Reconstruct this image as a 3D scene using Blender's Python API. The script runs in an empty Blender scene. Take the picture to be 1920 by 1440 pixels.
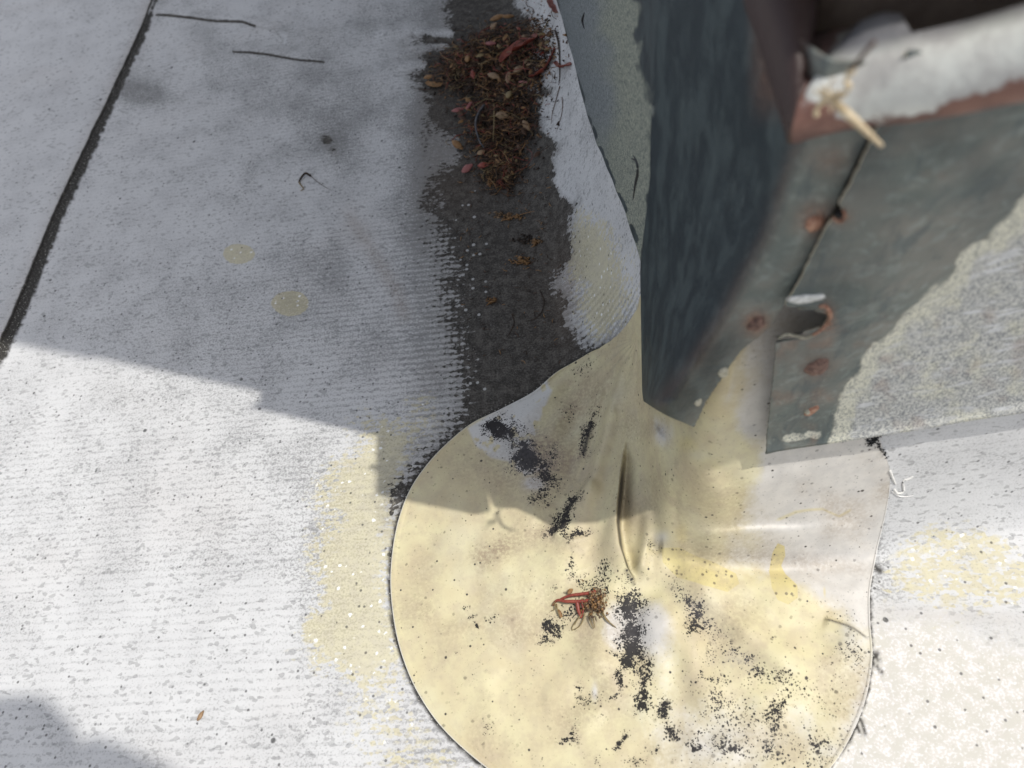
import bpy, bmesh, math, random
import numpy as np
from mathutils import Vector, Matrix, noise as mnoise
from mathutils.bvhtree import BVHTree
random.seed(7); rng = np.random.default_rng(7)
S = bpy.context.scene
COL = S.collection

# ------------------------------------------------------------------ camera
F = 1420.0                     # focal length in pixels of a 1920 px wide frame
H = 0.50                       # camera height above the roof (m)
_n = np.array([270, 930, 1420.0]); _n /= np.linalg.norm(_n)
_X = -np.array([-18960, 3350, 1420.0]); _X -= _n * _X.dot(_n); _X /= np.linalg.norm(_X)
_Z = -_n; _Y = np.cross(_Z, _X)
M = np.array([_X, _Y, _Z])
O = np.array([0, 0, H])
cd = bpy.data.cameras.new('camera'); cam = bpy.data.objects.new('camera', cd); COL.objects.link(cam)
R = Matrix([[M[i, 0], -M[i, 1], -M[i, 2]] for i in range(3)])
cam.matrix_world = Matrix.Translation((0, 0, H)) @ R.to_4x4()
cd.sensor_width = 36; cd.lens = F / 1920 * 36
cd.clip_start = 0.01; cd.clip_end = 200
cd.dof.use_dof = True; cd.dof.focus_distance = 0.545; cd.dof.aperture_fstop = 8.0
S.camera = cam

# ------------------------------------------------------------------ sky, sun, exposure
sun_dir = Vector((0.375, -0.157, 0.9135)).normalized()
w = bpy.data.worlds.new('World'); S.world = w; w.use_nodes = True
nt = w.node_tree; bg = nt.nodes['Background']
sky = nt.nodes.new('ShaderNodeTexSky'); sky.sky_type = 'NISHITA'; sky.sun_disc = False
sky.sun_elevation = math.asin(sun_dir.z); sky.sun_rotation = math.atan2(sun_dir.x, sun_dir.y)
sky.air_density = 1.0; sky.dust_density = 2.5; sky.ozone_density = 1.0
hs = nt.nodes.new('ShaderNodeHueSaturation'); hs.inputs['Saturation'].default_value = .40   # thin high haze
nt.links.new(sky.outputs[0], hs.inputs['Color']); nt.links.new(hs.outputs[0], bg.inputs[0]); bg.inputs[1].default_value = 0.14
sd = bpy.data.lights.new('sun', 'SUN'); sd.energy = 2.25; sd.angle = math.radians(0.53); sd.color = (1, 0.965, 0.90)
sun = bpy.data.objects.new('sun', sd); COL.objects.link(sun)
sun.rotation_euler = (-sun_dir).to_track_quat('-Z', 'Y').to_euler()
S.view_settings.view_transform = 'Standard'; S.view_settings.look = 'None'
S.view_settings.gamma = 1; S.view_settings.use_curve_mapping = False
S.view_settings.exposure = 0.39

# ------------------------------------------------------------------ helpers
def ray(u, v):
    r = M @ np.array([u - 960, v - 720, F]); return r / np.linalg.norm(r)
def gz(u, v, z=0.0):
    r = ray(u, v); return O + (z - H) / r[2] * r
def ypl(u, v, y):
    r = ray(u, v); return O + y / r[1] * r
def plane(u, v, N, d):
    r = ray(u, v); N = np.array(N); return O + (d - N.dot(O)) / N.dot(r) * r
def survey(P):
    c = (P - O) @ M
    return 960 + F * c[:, 0] / c[:, 2], 720 + F * c[:, 1] / c[:, 2]
def smooth(x, a, b):
    t = np.clip((x - a) / (b - a), 0, 1); return t * t * (3 - 2 * t)
def sdist(U, V, poly):
    """signed distance to a closed outline, positive inside"""
    d = np.full(U.shape, 1e9); ins = np.zeros(U.shape, bool); n = len(poly)
    for i in range(n):
        x0, y0 = poly[i]; x1, y1 = poly[(i + 1) % n]
        ex, ey = x1 - x0, y1 - y0; L = ex * ex + ey * ey + 1e-9
        t = np.clip(((U - x0) * ex + (V - y0) * ey) / L, 0, 1)
        d = np.minimum(d, (U - x0 - t * ex) ** 2 + (V - y0 - t * ey) ** 2)
        c = ((y0 > V) != (y1 > V)) & (U < (x1 - x0) * (V - y0) / (y1 - y0 + 1e-12) + x0)
        ins ^= c
    d = np.sqrt(d); return np.where(ins, d, -d)
def ldist(U, V, pts):
    """distance to an open line, side (+ = right of travel) and position along it"""
    d = np.full(U.shape, 1e9); sd_ = np.zeros(U.shape); tt = np.zeros(U.shape); n = len(pts) - 1
    for i in range(n):
        x0, y0 = pts[i]; x1, y1 = pts[i + 1]
        ex, ey = x1 - x0, y1 - y0; L = ex * ex + ey * ey
        t = np.clip(((U - x0) * ex + (V - y0) * ey) / L, 0, 1)
        q = np.hypot(U - x0 - t * ex, V - y0 - t * ey)
        s = (ex * (V - y0) - ey * (U - x0))
        m = q < d; d = np.where(m, q, d); sd_ = np.where(m, np.where(s > 0, -1, 1), sd_); tt = np.where(m, (i + t) / n, tt)
    return d, sd_, tt
def line(U, V, pts, wd, taper=True):
    d, s, t = ldist(U, V, pts)
    k = np.exp(-(d / wd) ** 2)
    return k * (np.clip(np.minimum(t, 1 - t) * 8, 0.0, 1) if taper else 1)
def blob(U, V, u, v, a, b=None, ang=0, amp=1.0):
    b = b or a; c, s = math.cos(math.radians(ang)), math.sin(math.radians(ang))
    x = (U - u) * c + (V - v) * s; y = -(U - u) * s + (V - v) * c
    return amp * np.exp(-(x / a) ** 2 - (y / b) ** 2)
def vnoise(U, V, sc, seed=0, oct=3):
    """cheap value noise on arrays, 0..1"""
    out = np.zeros(U.shape); amp = 1; tot = 0
    for o in range(oct):
        x = U / sc * 2 ** o + 31.7 * seed + 1000; y = V / sc * 2 ** o + 17.3 * seed + 1000
        xi = np.floor(x).astype(np.int64); yi = np.floor(y).astype(np.int64); fx = x - xi; fy = y - yi
        fx = fx * fx * (3 - 2 * fx); fy = fy * fy * (3 - 2 * fy)
        def h(a, b):
            k = (a * 374761393 + b * 668265263 + seed * 69069 + o * 1013) & 0x7fffffff
            k = ((k ^ (k >> 13)) * 1274126177) & 0x7fffffff
            return ((k ^ (k >> 16)) & 0xffff) / 65535.0
        out += amp * ((h(xi, yi) * (1 - fx) + h(xi + 1, yi) * fx) * (1 - fy) + (h(xi, yi + 1) * (1 - fx) + h(xi + 1, yi + 1) * fx) * fy)
        tot += amp; amp *= .5
    return out / tot

def mesh_obj(name, verts, faces, mat=None, parent=None, attrs=None, uv=None, smooth_=True, mats=None, fm=None):
    me = bpy.data.meshes.new(name)
    verts = np.asarray(verts, dtype=np.float32)
    if isinstance(faces, np.ndarray):
        nf, k = faces.shape
        me.vertices.add(len(verts)); me.vertices.foreach_set('co', verts.ravel())
        me.loops.add(nf * k); me.loops.foreach_set('vertex_index', faces.astype(np.int32).ravel())
        me.polygons.add(nf); me.polygons.foreach_set('loop_start', np.arange(0, nf * k, k, dtype=np.int32))
        me.update(calc_edges=True); me.validate()
    else:
        me.from_pydata([tuple(map(float, p)) for p in verts], [], faces); me.update()
    for a, d in (attrs or {}).items():
        at = me.attributes.new(a, 'FLOAT', 'POINT'); at.data.foreach_set('value', np.asarray(d, dtype=np.float32))
    if uv is not None:
        l = me.uv_layers.new(name='sheet'); vi = np.zeros(len(me.loops), dtype=np.int32)
        me.loops.foreach_get('vertex_index', vi); l.data.foreach_set('uv', np.asarray(uv, dtype=np.float32)[vi].ravel())
    if smooth_: me.polygons.foreach_set('use_smooth', np.ones(len(me.polygons), bool))
    for m in (mats or ([mat] if mat else [])): me.materials.append(m)
    if fm is not None: me.polygons.foreach_set('material_index', np.asarray(fm, dtype=np.int32))
    o = bpy.data.objects.new(name, me); COL.objects.link(o)
    if parent: o.parent = parent
    return o
def grid_faces(nr, nc):
    i = np.arange(nr - 1)[:, None] * nc + np.arange(nc - 1)[None, :]
    return np.stack([i, i + 1, i + nc + 1, i + nc], -1).reshape(-1, 4)
def empty(name, loc=(0, 0, 0)):
    o = bpy.data.objects.new(name, None); o.location = loc; COL.objects.link(o); o.empty_display_size = .02; return o
def tag(o, label, cat, group=None, kind=None):
    if label: o['label'] = label
    if cat: o['category'] = cat
    if group: o['group'] = group
    if kind: o['kind'] = kind
    return o
def keep_parent(o, p):
    o.parent = p; o.matrix_parent_inverse = Matrix.Translation(-p.location)

# ------------------------------------------------------------------ material builder
class NB:
    def __init__(s, name, rough=.7):
        s.m = bpy.data.materials.new(name); s.m.use_nodes = True; s.t = s.m.node_tree
        s.b = s.t.nodes['Principled BSDF']; s.b.inputs['Roughness'].default_value = rough
        s.geo = s.t.nodes.new('ShaderNodeNewGeometry')
    def node(s, t, **k):
        n = s.t.nodes.new(t)
        for a, b in k.items(): setattr(n, a, b)
        return n
    def put(s, sock, v):
        if hasattr(v, 'is_output') or isinstance(v, bpy.types.NodeSocket): s.t.links.new(v, sock)
        elif isinstance(v, tuple) and len(v) == 3 and sock.type == 'RGBA': sock.default_value = (*v, 1)
        else: sock.default_value = v
    def pos(s): return s.geo.outputs['Position']
    def uv(s): return s.node('ShaderNodeUVMap', uv_map='sheet').outputs[0]
    def vmul(s, v, k):
        n = s.node('ShaderNodeVectorMath', operation='MULTIPLY'); s.put(n.inputs[0], v); n.inputs[1].default_value = k; return n.outputs[0]
    def sep(s, v):
        n = s.node('ShaderNodeSeparateXYZ'); s.put(n.inputs[0], v); return n.outputs
    def attr(s, a): return s.node('ShaderNodeAttribute', attribute_name=a).outputs['Fac']
    def noise(s, v, sc, det=2, ro=.55, dist=0):
        n = s.node('ShaderNodeTexNoise'); s.put(n.inputs['Vector'], v); n.inputs['Scale'].default_value = sc
        n.inputs['Detail'].default_value = det; n.inputs['Roughness'].default_value = ro; n.inputs['Distortion'].default_value = dist
        return n.outputs['Fac']
    def vor(s, v, sc, rnd=1.0):
        n = s.node('ShaderNodeTexVoronoi'); s.put(n.inputs['Vector'], v); n.inputs['Scale'].default_value = sc
        n.inputs['Randomness'].default_value = rnd
        c = s.node('ShaderNodeSeparateColor'); s.t.links.new(n.outputs['Color'], c.inputs[0])
        return n.outputs['Distance'], c.outputs[0], c.outputs[1]
    def ma(s, op, a, b=0.0, c=None, clamp=False):
        n = s.node('ShaderNodeMath', operation=op, use_clamp=clamp); s.put(n.inputs[0], a); s.put(n.inputs[1], b)
        if c is not None: s.put(n.inputs[2], c)
        return n.outputs[0]
    def mad(s, a, m, c): return s.ma('MULTIPLY_ADD', a, m, c)
    def st(s, x, a, b, lo=0.0, hi=1.0):
        n = s.node('ShaderNodeMapRange', interpolation_type='SMOOTHSTEP'); s.put(n.inputs[0], x)
        s.put(n.inputs[1], a); s.put(n.inputs[2], b); n.inputs[3].default_value = lo; n.inputs[4].default_value = hi
        return n.outputs[0]
    def mix(s, f, a, b):
        n = s.node('ShaderNodeMix', data_type='RGBA'); s.put(n.inputs[0], f); s.put(n.inputs[6], a); s.put(n.inputs[7], b); return n.outputs[2]
    def bump(s, h, strength=.4, dist=.001):
        n = s.node('ShaderNodeBump'); n.inputs['Strength'].default_value = strength; n.inputs['Distance'].default_value = dist
        s.put(n.inputs['Height'], h); s.t.links.new(n.outputs[0], s.b.inputs['Normal'])
    def color(s, c): s.put(s.b.inputs['Base Color'], c)
    def rough(s, r): s.put(s.b.inputs['Roughness'], r)

def simple(name, c1, c2, scale=300, rough=.6, det=3, metal=0, bump=0):
    b = NB(name, rough); n = b.noise(b.pos(), scale, det, .6)
    b.color(b.mix(b.st(n, .3, .7), c1, c2)); b.b.inputs['Metallic'].default_value = metal
    if bump: b.bump(n, bump)
    return b.m

# --- weathered white roof membrane with scrim weave, silt stain, yellow film
def membrane_mat():
    b = NB('weathered_white_membrane', .75)
    uv = b.uv(); sx = b.sep(uv)
    fine = b.noise(b.vmul(uv, (1, 1, 1)), 620, 2, .6)
    stretch = b.noise(b.vmul(uv, (.85, 1.0, 1)), 640, 3, .7)
    med = b.noise(uv, 130, 4, .6); low = b.noise(uv, 22, 4, .6); vlow = b.noise(uv, 7, 3, .55)
    warp = b.mad(b.noise(uv, 70, 3), 3.6, -1.8)
    k = 2 * math.pi / .0059
    row = b.mad(b.ma('COSINE', b.mad(sx[1], k, warp)), .5, .5)
    colw = b.mad(b.ma('COSINE', b.mad(sx[0], k, warp)), .5, .5)
    wv = b.mad(row, .62, b.ma('MULTIPLY', colw, .38))
    D, Y, G, W = b.attr('dirt'), b.attr('yellow'), b.attr('grime'), b.attr('weave')
    _d, cell, cell2 = b.vor(b.vmul(uv, (.55, 1, 1)), 520)
    # coat colour
    coat = b.mix(b.st(low, .35, .68), (.60, .60, .60), (.54, .54, .542))
    coat = b.mix(b.ma('MULTIPLY', b.st(vlow, .5, .72), .25), coat, (.53, .50, .48))
    # speckled grime: threshold on stretched noise, denser between the yarns
    thr = b.ma('SUBTRACT', b.mad(G, -.15, .635), b.ma('MULTIPLY', b.ma('MULTIPLY', b.ma('SUBTRACT', 1.0, row), W), .13))
    thr = b.ma('SUBTRACT', thr, b.mad(b.st(low, .4, .7), .05, 0))
    sp = b.st(b.mad(fine, .4, b.ma('MULTIPLY', stretch, .6)), b.ma('SUBTRACT', thr, .06), b.ma('ADD', thr, .06))
    coat = b.mix(b.ma('MULTIPLY', sp, b.mad(G, .30, .36)), coat, (.17, .17, .165))
    coat = b.mix(b.ma('MULTIPLY', b.st(cell2, b.mad(G, -.12, .93), b.mad(G, -.12, .96)), .38), coat, (.15, .15, .15))
    gap = b.ma('MULTIPLY', b.ma('MULTIPLY', b.st(row, .42, 0.05), b.mad(W, .8, .1)), b.st(b.mad(fine, .4, b.ma('MULTIPLY', med, .6)), .42, .62, 0, .75), clamp=True)
    coat = b.mix(gap, coat, (.24, .245, .25))
    # granular texture, right-hand lower field
    gr = b.attr('grain'); beige = b.mix(b.st(med, .4, .6), (.55, .53, .48), (.60, .57, .53))
    gmask = b.st(b.mad(fine, .6, b.ma('MULTIPLY', med, .4)), .50, .58)
    coat = b.mix(gr, coat, b.mix(gmask, beige, (.68, .67, .66)))
    # yellow film exposed through the worn coat
    hy = b.mad(cell, .42, b.mad(fine, .15, b.mad(med, .3, b.ma('MULTIPLY', wv, .12))))
    my = b.st(b.ma('SUBTRACT', b.mad(Y, 1.3, -.15), hy), -.10, .16)
    yel = b.mix(b.st(med, .35, .65), (.585, .54, .37), (.54, .495, .36))
    yel = b.mix(b.ma('MULTIPLY', sp, .35), yel, (.25, .22, .15))
    c = b.mix(b.ma('MULTIPLY', my, .85), coat, yel)
    d, r1, r2 = b.vor(uv, 185, .75)
    flake = b.ma('MULTIPLY', b.st(b.mad(fine, .5, b.mad(med, .35, d)), .70, .60), b.st(r1, .55, .60))
    c = b.mix(b.ma('MULTIPLY', flake, my), c, (.78, .78, .76))
    # brown haze
    c = b.mix(b.ma('MULTIPLY', b.attr('brown'), b.mad(med, .9, .15)), c, (.26, .19, .14))
    c = b.mix(b.ma('MULTIPLY', b.st(b.mad(D, 1.0, b.mad(med, .5, -.25)), .10, .55), .45), c, (.17, .16, .145))
    # loose dark grit
    d, r1, r2 = b.vor(uv, 90); dot = b.ma('MULTIPLY', b.st(b.mad(fine, .10, d), b.mad(r2, .12, .13), b.mad(r2, .10, .07)), b.st(r1, .91, .93))
    c = b.mix(b.ma('MULTIPLY', dot, b.mad(fine, .8, .4), clamp=True), c, (.04, .04, .04))
    d, r1, r2 = b.vor(uv, 260); dot = b.ma('MULTIPLY', b.st(d, .32, .16), b.st(r1, .90, .92))
    c = b.mix(b.ma('MULTIPLY', dot, .75), c, (.06, .06, .06))
    # silt / algae crust, filling the weave first
    hd = b.mad(cell, .26, b.mad(wv, b.mad(W, .24, .0), b.mad(fine, .20, b.mad(med, .42, b.ma('MULTIPLY', b.noise(uv, 55, 3, .6), .25)))))
    hd = b.ma('SUBTRACT', hd, .08)
    md = b.st(b.ma('SUBTRACT', b.mad(D, 1.5, -.16), hd), -.04, .05)
    silt = b.mix(b.st(b.mad(med, .5, b.ma('MULTIPLY', fine, .5)), .40, .64), (.045, .041, .037), (.125, .116, .104))
    silt = b.mix(b.ma('MULTIPLY', b.st(stretch, .53, .70), b.mad(low, 1.3, -.25), clamp=True), silt, (.24, .235, .225))
    silt = b.mix(b.ma('MULTIPLY', b.attr('brown'), .5), silt, (.12, .085, .06))
    d, r1, r2 = b.vor(uv, 170, .35)
    wd = b.ma('MULTIPLY', b.ma('MULTIPLY', b.st(b.mad(med, .3, d), .45, .32), b.st(r1, b.mad(D, .30, .62), b.mad(D, .30, .68))), b.attr('dots'))
    silt = b.mix(wd, silt, (.42, .42, .41))
    c = b.mix(md, c, silt)
    c = b.mix(b.attr('edge'), c, b.mix(b.st(fine, .62, .68), (.045, .042, .038), (.5, .49, .44)))
    b.color(c); b.rough(b.mad(md, .1, .75)); b.b.inputs['Specular IOR Level'].default_value = .15
    hgt = b.mad(wv, b.ma('MULTIPLY', W, .8), b.mad(fine, .75, b.mad(md, -.3, b.ma('MULTIPLY', med, .7))))
    b.bump(hgt, .55, .0005)
    return b.m

# --- smooth moulded patch
def patch_mat():
    b = NB('cream_patch_vinyl', .5)
    p = b.pos(); fine = b.noise(p, 900, 2, .6); f2 = b.noise(p, 420, 3, .65); med = b.noise(p, 110, 4, .6)
    low = b.noise(p, 26, 4, .55); vl = b.noise(p, 11, 2, .5)
    wr, ye, mo, br, gy = b.attr('white'), b.attr('drip'), b.attr('mold'), b.attr('brown'), b.attr('grey')
    c = b.mix(b.st(low, .35, .65), (.620, .565, .355), (.565, .490, .315))
    c = b.mix(b.ma('MULTIPLY', b.st(med, .42, .66), .5), c, (.49, .42, .29))
    c = b.mix(b.ma('MULTIPLY', b.st(b.noise(b.vmul(p, (1, 1, 1)), 48, 4, .65), .52, .70), .38), c, (.47, .385, .28))
    c = b.mix(b.ma('MULTIPLY', b.st(b.noise(p, 17, 3, .6), .5, .66), .28), c, (.60, .58, .44))
    wmask = b.st(b.ma('SUBTRACT', b.mad(wr, 1.5, -.25), b.mad(med, .45, b.mad(low, .35, b.ma('MULTIPLY', f2, .2)))), -.22, .22)
    c = b.mix(wmask, c, b.mix(b.st(med, .35, .65), (.60, .575, .535), (.53, .51, .48)))
    c = b.mix(b.st(ye, .32, .62), c, b.mix(b.st(med, .35, .65), (.60, .52, .255), (.55, .47, .25)))
    c = b.mix(b.ma('MULTIPLY', b.attr('coat'), 1.0), c, (.62, .62, .62))
    brm = b.ma('MULTIPLY', b.ma('ADD', br, b.ma('MULTIPLY', b.st(low, .5, .75), .28)), b.st(f2, .35, .6, .35, 1))
    c = b.mix(b.ma('MULTIPLY', brm, .9, clamp=True), c, (.32, .25, .175))
    # faint scattered specks
    sp = b.st(b.mad(fine, .55, b.ma('MULTIPLY', f2, .45)), .60, .67)
    c = b.mix(b.ma('MULTIPLY', sp, b.mad(b.st(med, .4, .65), .45, .12)), c, (.20, .18, .14))
    # mould: sooty colonies made of tiny dots
    def cells(sc, k):
        d_, q1, q2 = b.vor(p, sc); dens = b.ma('MULTIPLY', b.ma('POWER', b.ma('MAXIMUM', mo, 0.0), 1.7), k)
        dens = b.ma('MULTIPLY', dens, b.mad(med, 2.6, -.3))
        return b.ma('MULTIPLY', b.st(b.ma('SUBTRACT', dens, q1), -.05, .05), b.st(b.mad(fine, .5, d_), b.mad(mo, .45, .75), b.mad(mo, .45, .50)))
    mm = b.ma('MAXIMUM', cells(680, .66), b.ma('MAXIMUM', cells(1250, .88), cells(380, .16)))
    hz = b.ma('MULTIPLY', b.ma('POWER', b.ma('MAXIMUM', mo, 0.0), 1.6), b.mad(f2, .9, -.05), clamp=True)
    c = b.mix(b.ma('MULTIPLY', hz, .7), c, (.16, .15, .14))
    c = b.mix(b.ma('MULTIPLY', mm, .98), c, (.022, .021, .022))
    c = b.mix(b.ma('MULTIPLY', gy, b.mad(f2, 1.2, -.1), clamp=True), c, (.20, .19, .20))
    d, r1, r2 = b.vor(p, 110); dot = b.ma('MULTIPLY', b.st(b.mad(f2, .10, d), b.mad(r2, .10, .11), b.mad(r2, .08, .07)), b.st(r1, .78, .80))
    c = b.mix(dot, c, (.07, .06, .05))
    d, r1, r2 = b.vor(p, 260); dot = b.ma('MULTIPLY', b.st(d, b.mad(r2, .15, .12), b.mad(r2, .10, .05)), b.st(r1, .86, .88))
    c = b.mix(dot, c, (.05, .045, .04))
    d, r1, r2 = b.vor(p, 330); dot = b.ma('MULTIPLY', b.st(d, .40, .22), b.ma('MULTIPLY', b.st(ye, .4, .6), b.st(r1, .72, .75)))
    c = b.mix(b.ma('MULTIPLY', dot, .75), c, (.12, .10, .07))
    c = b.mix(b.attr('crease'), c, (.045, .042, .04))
    c = b.mix(b.attr('rim'), c, (.80, .79, .76))
    b.color(c); b.rough(b.mad(mm, .3, .48))
    b.put(b.b.inputs['Specular IOR Level'], b.mad(mm, -.22, .28))
    b.bump(b.mad(fine, .3, b.mad(med, .8, b.ma('MULTIPLY', b.noise(b.vmul(p, (1, .25, 1)), 500, 2), .3))), .35, .0005)
    return b.m

# --- oxidised painted sheet metal
def metal_mat():
    b = NB('oxidised_painted_steel', .5)
    p = b.pos(); st = b.vmul(p, (1, 1, .35))
    med = b.noise(st, 90, 4, .6, .4); low = b.noise(p, 30, 3, .55, .6); fine = b.noise(p, 700, 3, .6); f2 = b.noise(b.vmul(p, (1, 1, .7)), 560, 5, .72, .15)
    hz = b.noise(b.vmul(p, (.25, 1, 1)), 260, 3, .6)
    cr, tone, rust, cream = b.attr('crust'), b.attr('tone'), b.attr('rust'), b.attr('cream')
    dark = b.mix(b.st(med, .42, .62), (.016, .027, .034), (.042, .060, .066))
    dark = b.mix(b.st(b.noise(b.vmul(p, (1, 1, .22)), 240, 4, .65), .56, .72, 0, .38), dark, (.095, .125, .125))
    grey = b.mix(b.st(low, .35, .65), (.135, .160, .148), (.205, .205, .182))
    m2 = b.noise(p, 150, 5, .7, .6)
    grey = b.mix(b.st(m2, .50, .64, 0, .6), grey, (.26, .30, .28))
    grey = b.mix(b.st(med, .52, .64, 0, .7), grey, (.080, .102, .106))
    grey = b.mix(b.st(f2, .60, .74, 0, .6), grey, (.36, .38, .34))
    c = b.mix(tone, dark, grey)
    fm = b.mad(f2, .45, b.ma('MULTIPLY', b.noise(p, 1100, 3, .65), .55))
    ck = b.mix(b.st(cream, .25, .75), b.mix(b.st(fm, .44, .56), (.27, .28, .285), (.64, .64, .60)), b.mix(b.st(fm, .42, .52), (.26, .27, .25), (.68, .67, .56)))
    ck = b.mix(b.ma('MULTIPLY', b.st(hz, .52, .66), b.ma('SUBTRACT', 1.0, cream)), ck, (.66, .67, .68))
    sh = b.attr('shadecrust')  # selects a darker copy of the crust colours for faces in shade
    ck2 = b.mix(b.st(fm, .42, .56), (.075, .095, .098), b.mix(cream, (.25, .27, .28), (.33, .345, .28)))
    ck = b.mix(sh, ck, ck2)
    cm = b.st(b.ma('SUBTRACT', b.mad(cr, 1.5, -.25), b.mad(b.noise(p, 170, 5, .75), .45, b.ma('MULTIPLY', fm, .55))), -.07, .08)
    c = b.mix(cm, c, ck)
    c = b.mix(b.ma('MULTIPLY', rust, b.st(f2, .3, .55, .5, 1), clamp=True), c, b.mix(b.st(fine, .4, .6), (.17, .075, .045), (.30, .16, .10)))
    c = b.mix(b.attr('lip'), c, (.52, .46, .34))
    b.color(c); b.rough(b.mad(cm, .3, b.mad(tone, .15, .45))); b.b.inputs['Specular IOR Level'].default_value = .3
    b.bump(b.mad(cm, .6, b.mad(f2, .8, b.mad(low, 3.0, b.ma('MULTIPLY', med, 1.0)))), .65, .0012)
    return b.m
M_MEM, M_PATCH, M_METAL = membrane_mat(), patch_mat(), metal_mat()
M_SUB = simple('grey_membrane_backing', (.16, .14, .12), (.24, .21, .18), 120)

# ------------------------------------------------------------------ form of the roof at the curb
XA, YC, RC = .068, .197, .010      # wall faces behind the flashing, corner radius
TOPZ = .13
def height(x, y):
    """cant height of the membrane and distance from the wall footprint"""
    dx, dy = XA + RC - x, YC + RC - y
    both = (dx > 0) & (dy > 0)
    d = np.where(both, np.hypot(np.maximum(dx, 0), np.maximum(dy, 0)) - RC, np.where(dx > 0, dx - RC, dy - RC))
    sideA = np.clip(smooth(y, .14, .30), 0, 1)
    wd = .046 + .030 * sideA
    wd = wd + .022 * np.exp(-((y - .62) / .2) ** 2)
    t = np.clip(1 - d / wd, 0, 1)
    return TOPZ * t ** 2.5, d
def foot(t):
    """footprint path point and outward normal; t metres from the corner, negative along the left wall"""
    a = RC * math.pi / 4
    if t < -a: return np.array([XA, YC + RC - (t + a)]), np.array([-1., 0.])
    if t > a: return np.array([XA + RC + (t - a), YC]), np.array([0., -1.])
    ang = math.pi + (t + a) / RC
    n = np.array([math.cos(ang), math.sin(ang)])
    return np.array([XA + RC, YC + RC]) + RC * n, n

# undulation shared by base sheet and patch (metres)
def wave(x, y):
    return .0010 * (vnoise(x, y, .05, 3) - .5) + .0016 * (vnoise(x, y, .15, 5) - .5)

STAIN = [(850, -60), (848, 50), (805, 95), (800, 135), (838, 190), (846, 250), (862, 320), (840, 390), (832, 440), (838, 500), (843, 560), (852, 640), (860, 700), (856, 760),
         (845, 810), (800, 870), (765, 915), (780, 960), (900, 860), (1000, 800), (1180, 690), (1175, 645), (1110, 655), (1065, 610), (1042, 540), (1052, 470), (1050, 400), (1032, 330), (1010, 270), (1000, 170), (985, 60), (980, -60)]
SEAM = [(-40, 735), (0, 658), (32, 590), (72, 492), (108, 405), (150, 312), (198, 212), (240, 122), (275, 45), (292, 0), (312, -60)]
PATCH = [(1200, 560), (1186, 612), (1160, 642), (1135, 652), (1100, 668), (1050, 697), (1000, 738), (940, 770), (885, 797), (835, 838), (797, 880), (768, 925), (748, 980), (737, 1040), (734, 1100), (741, 1170),
         (757, 1235), (785, 1300), (830, 1365), (900, 1430), (990, 1492), (1100, 1535), (1230, 1552), (1360, 1540), (1470, 1500), (1545, 1452), (1592, 1385), (1622, 1310), (1634, 1235), (1630, 1170), (1630, 1110), (1642, 1040),
         (1658, 970), (1667, 900), (1655, 850), (1630, 805)]

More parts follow.
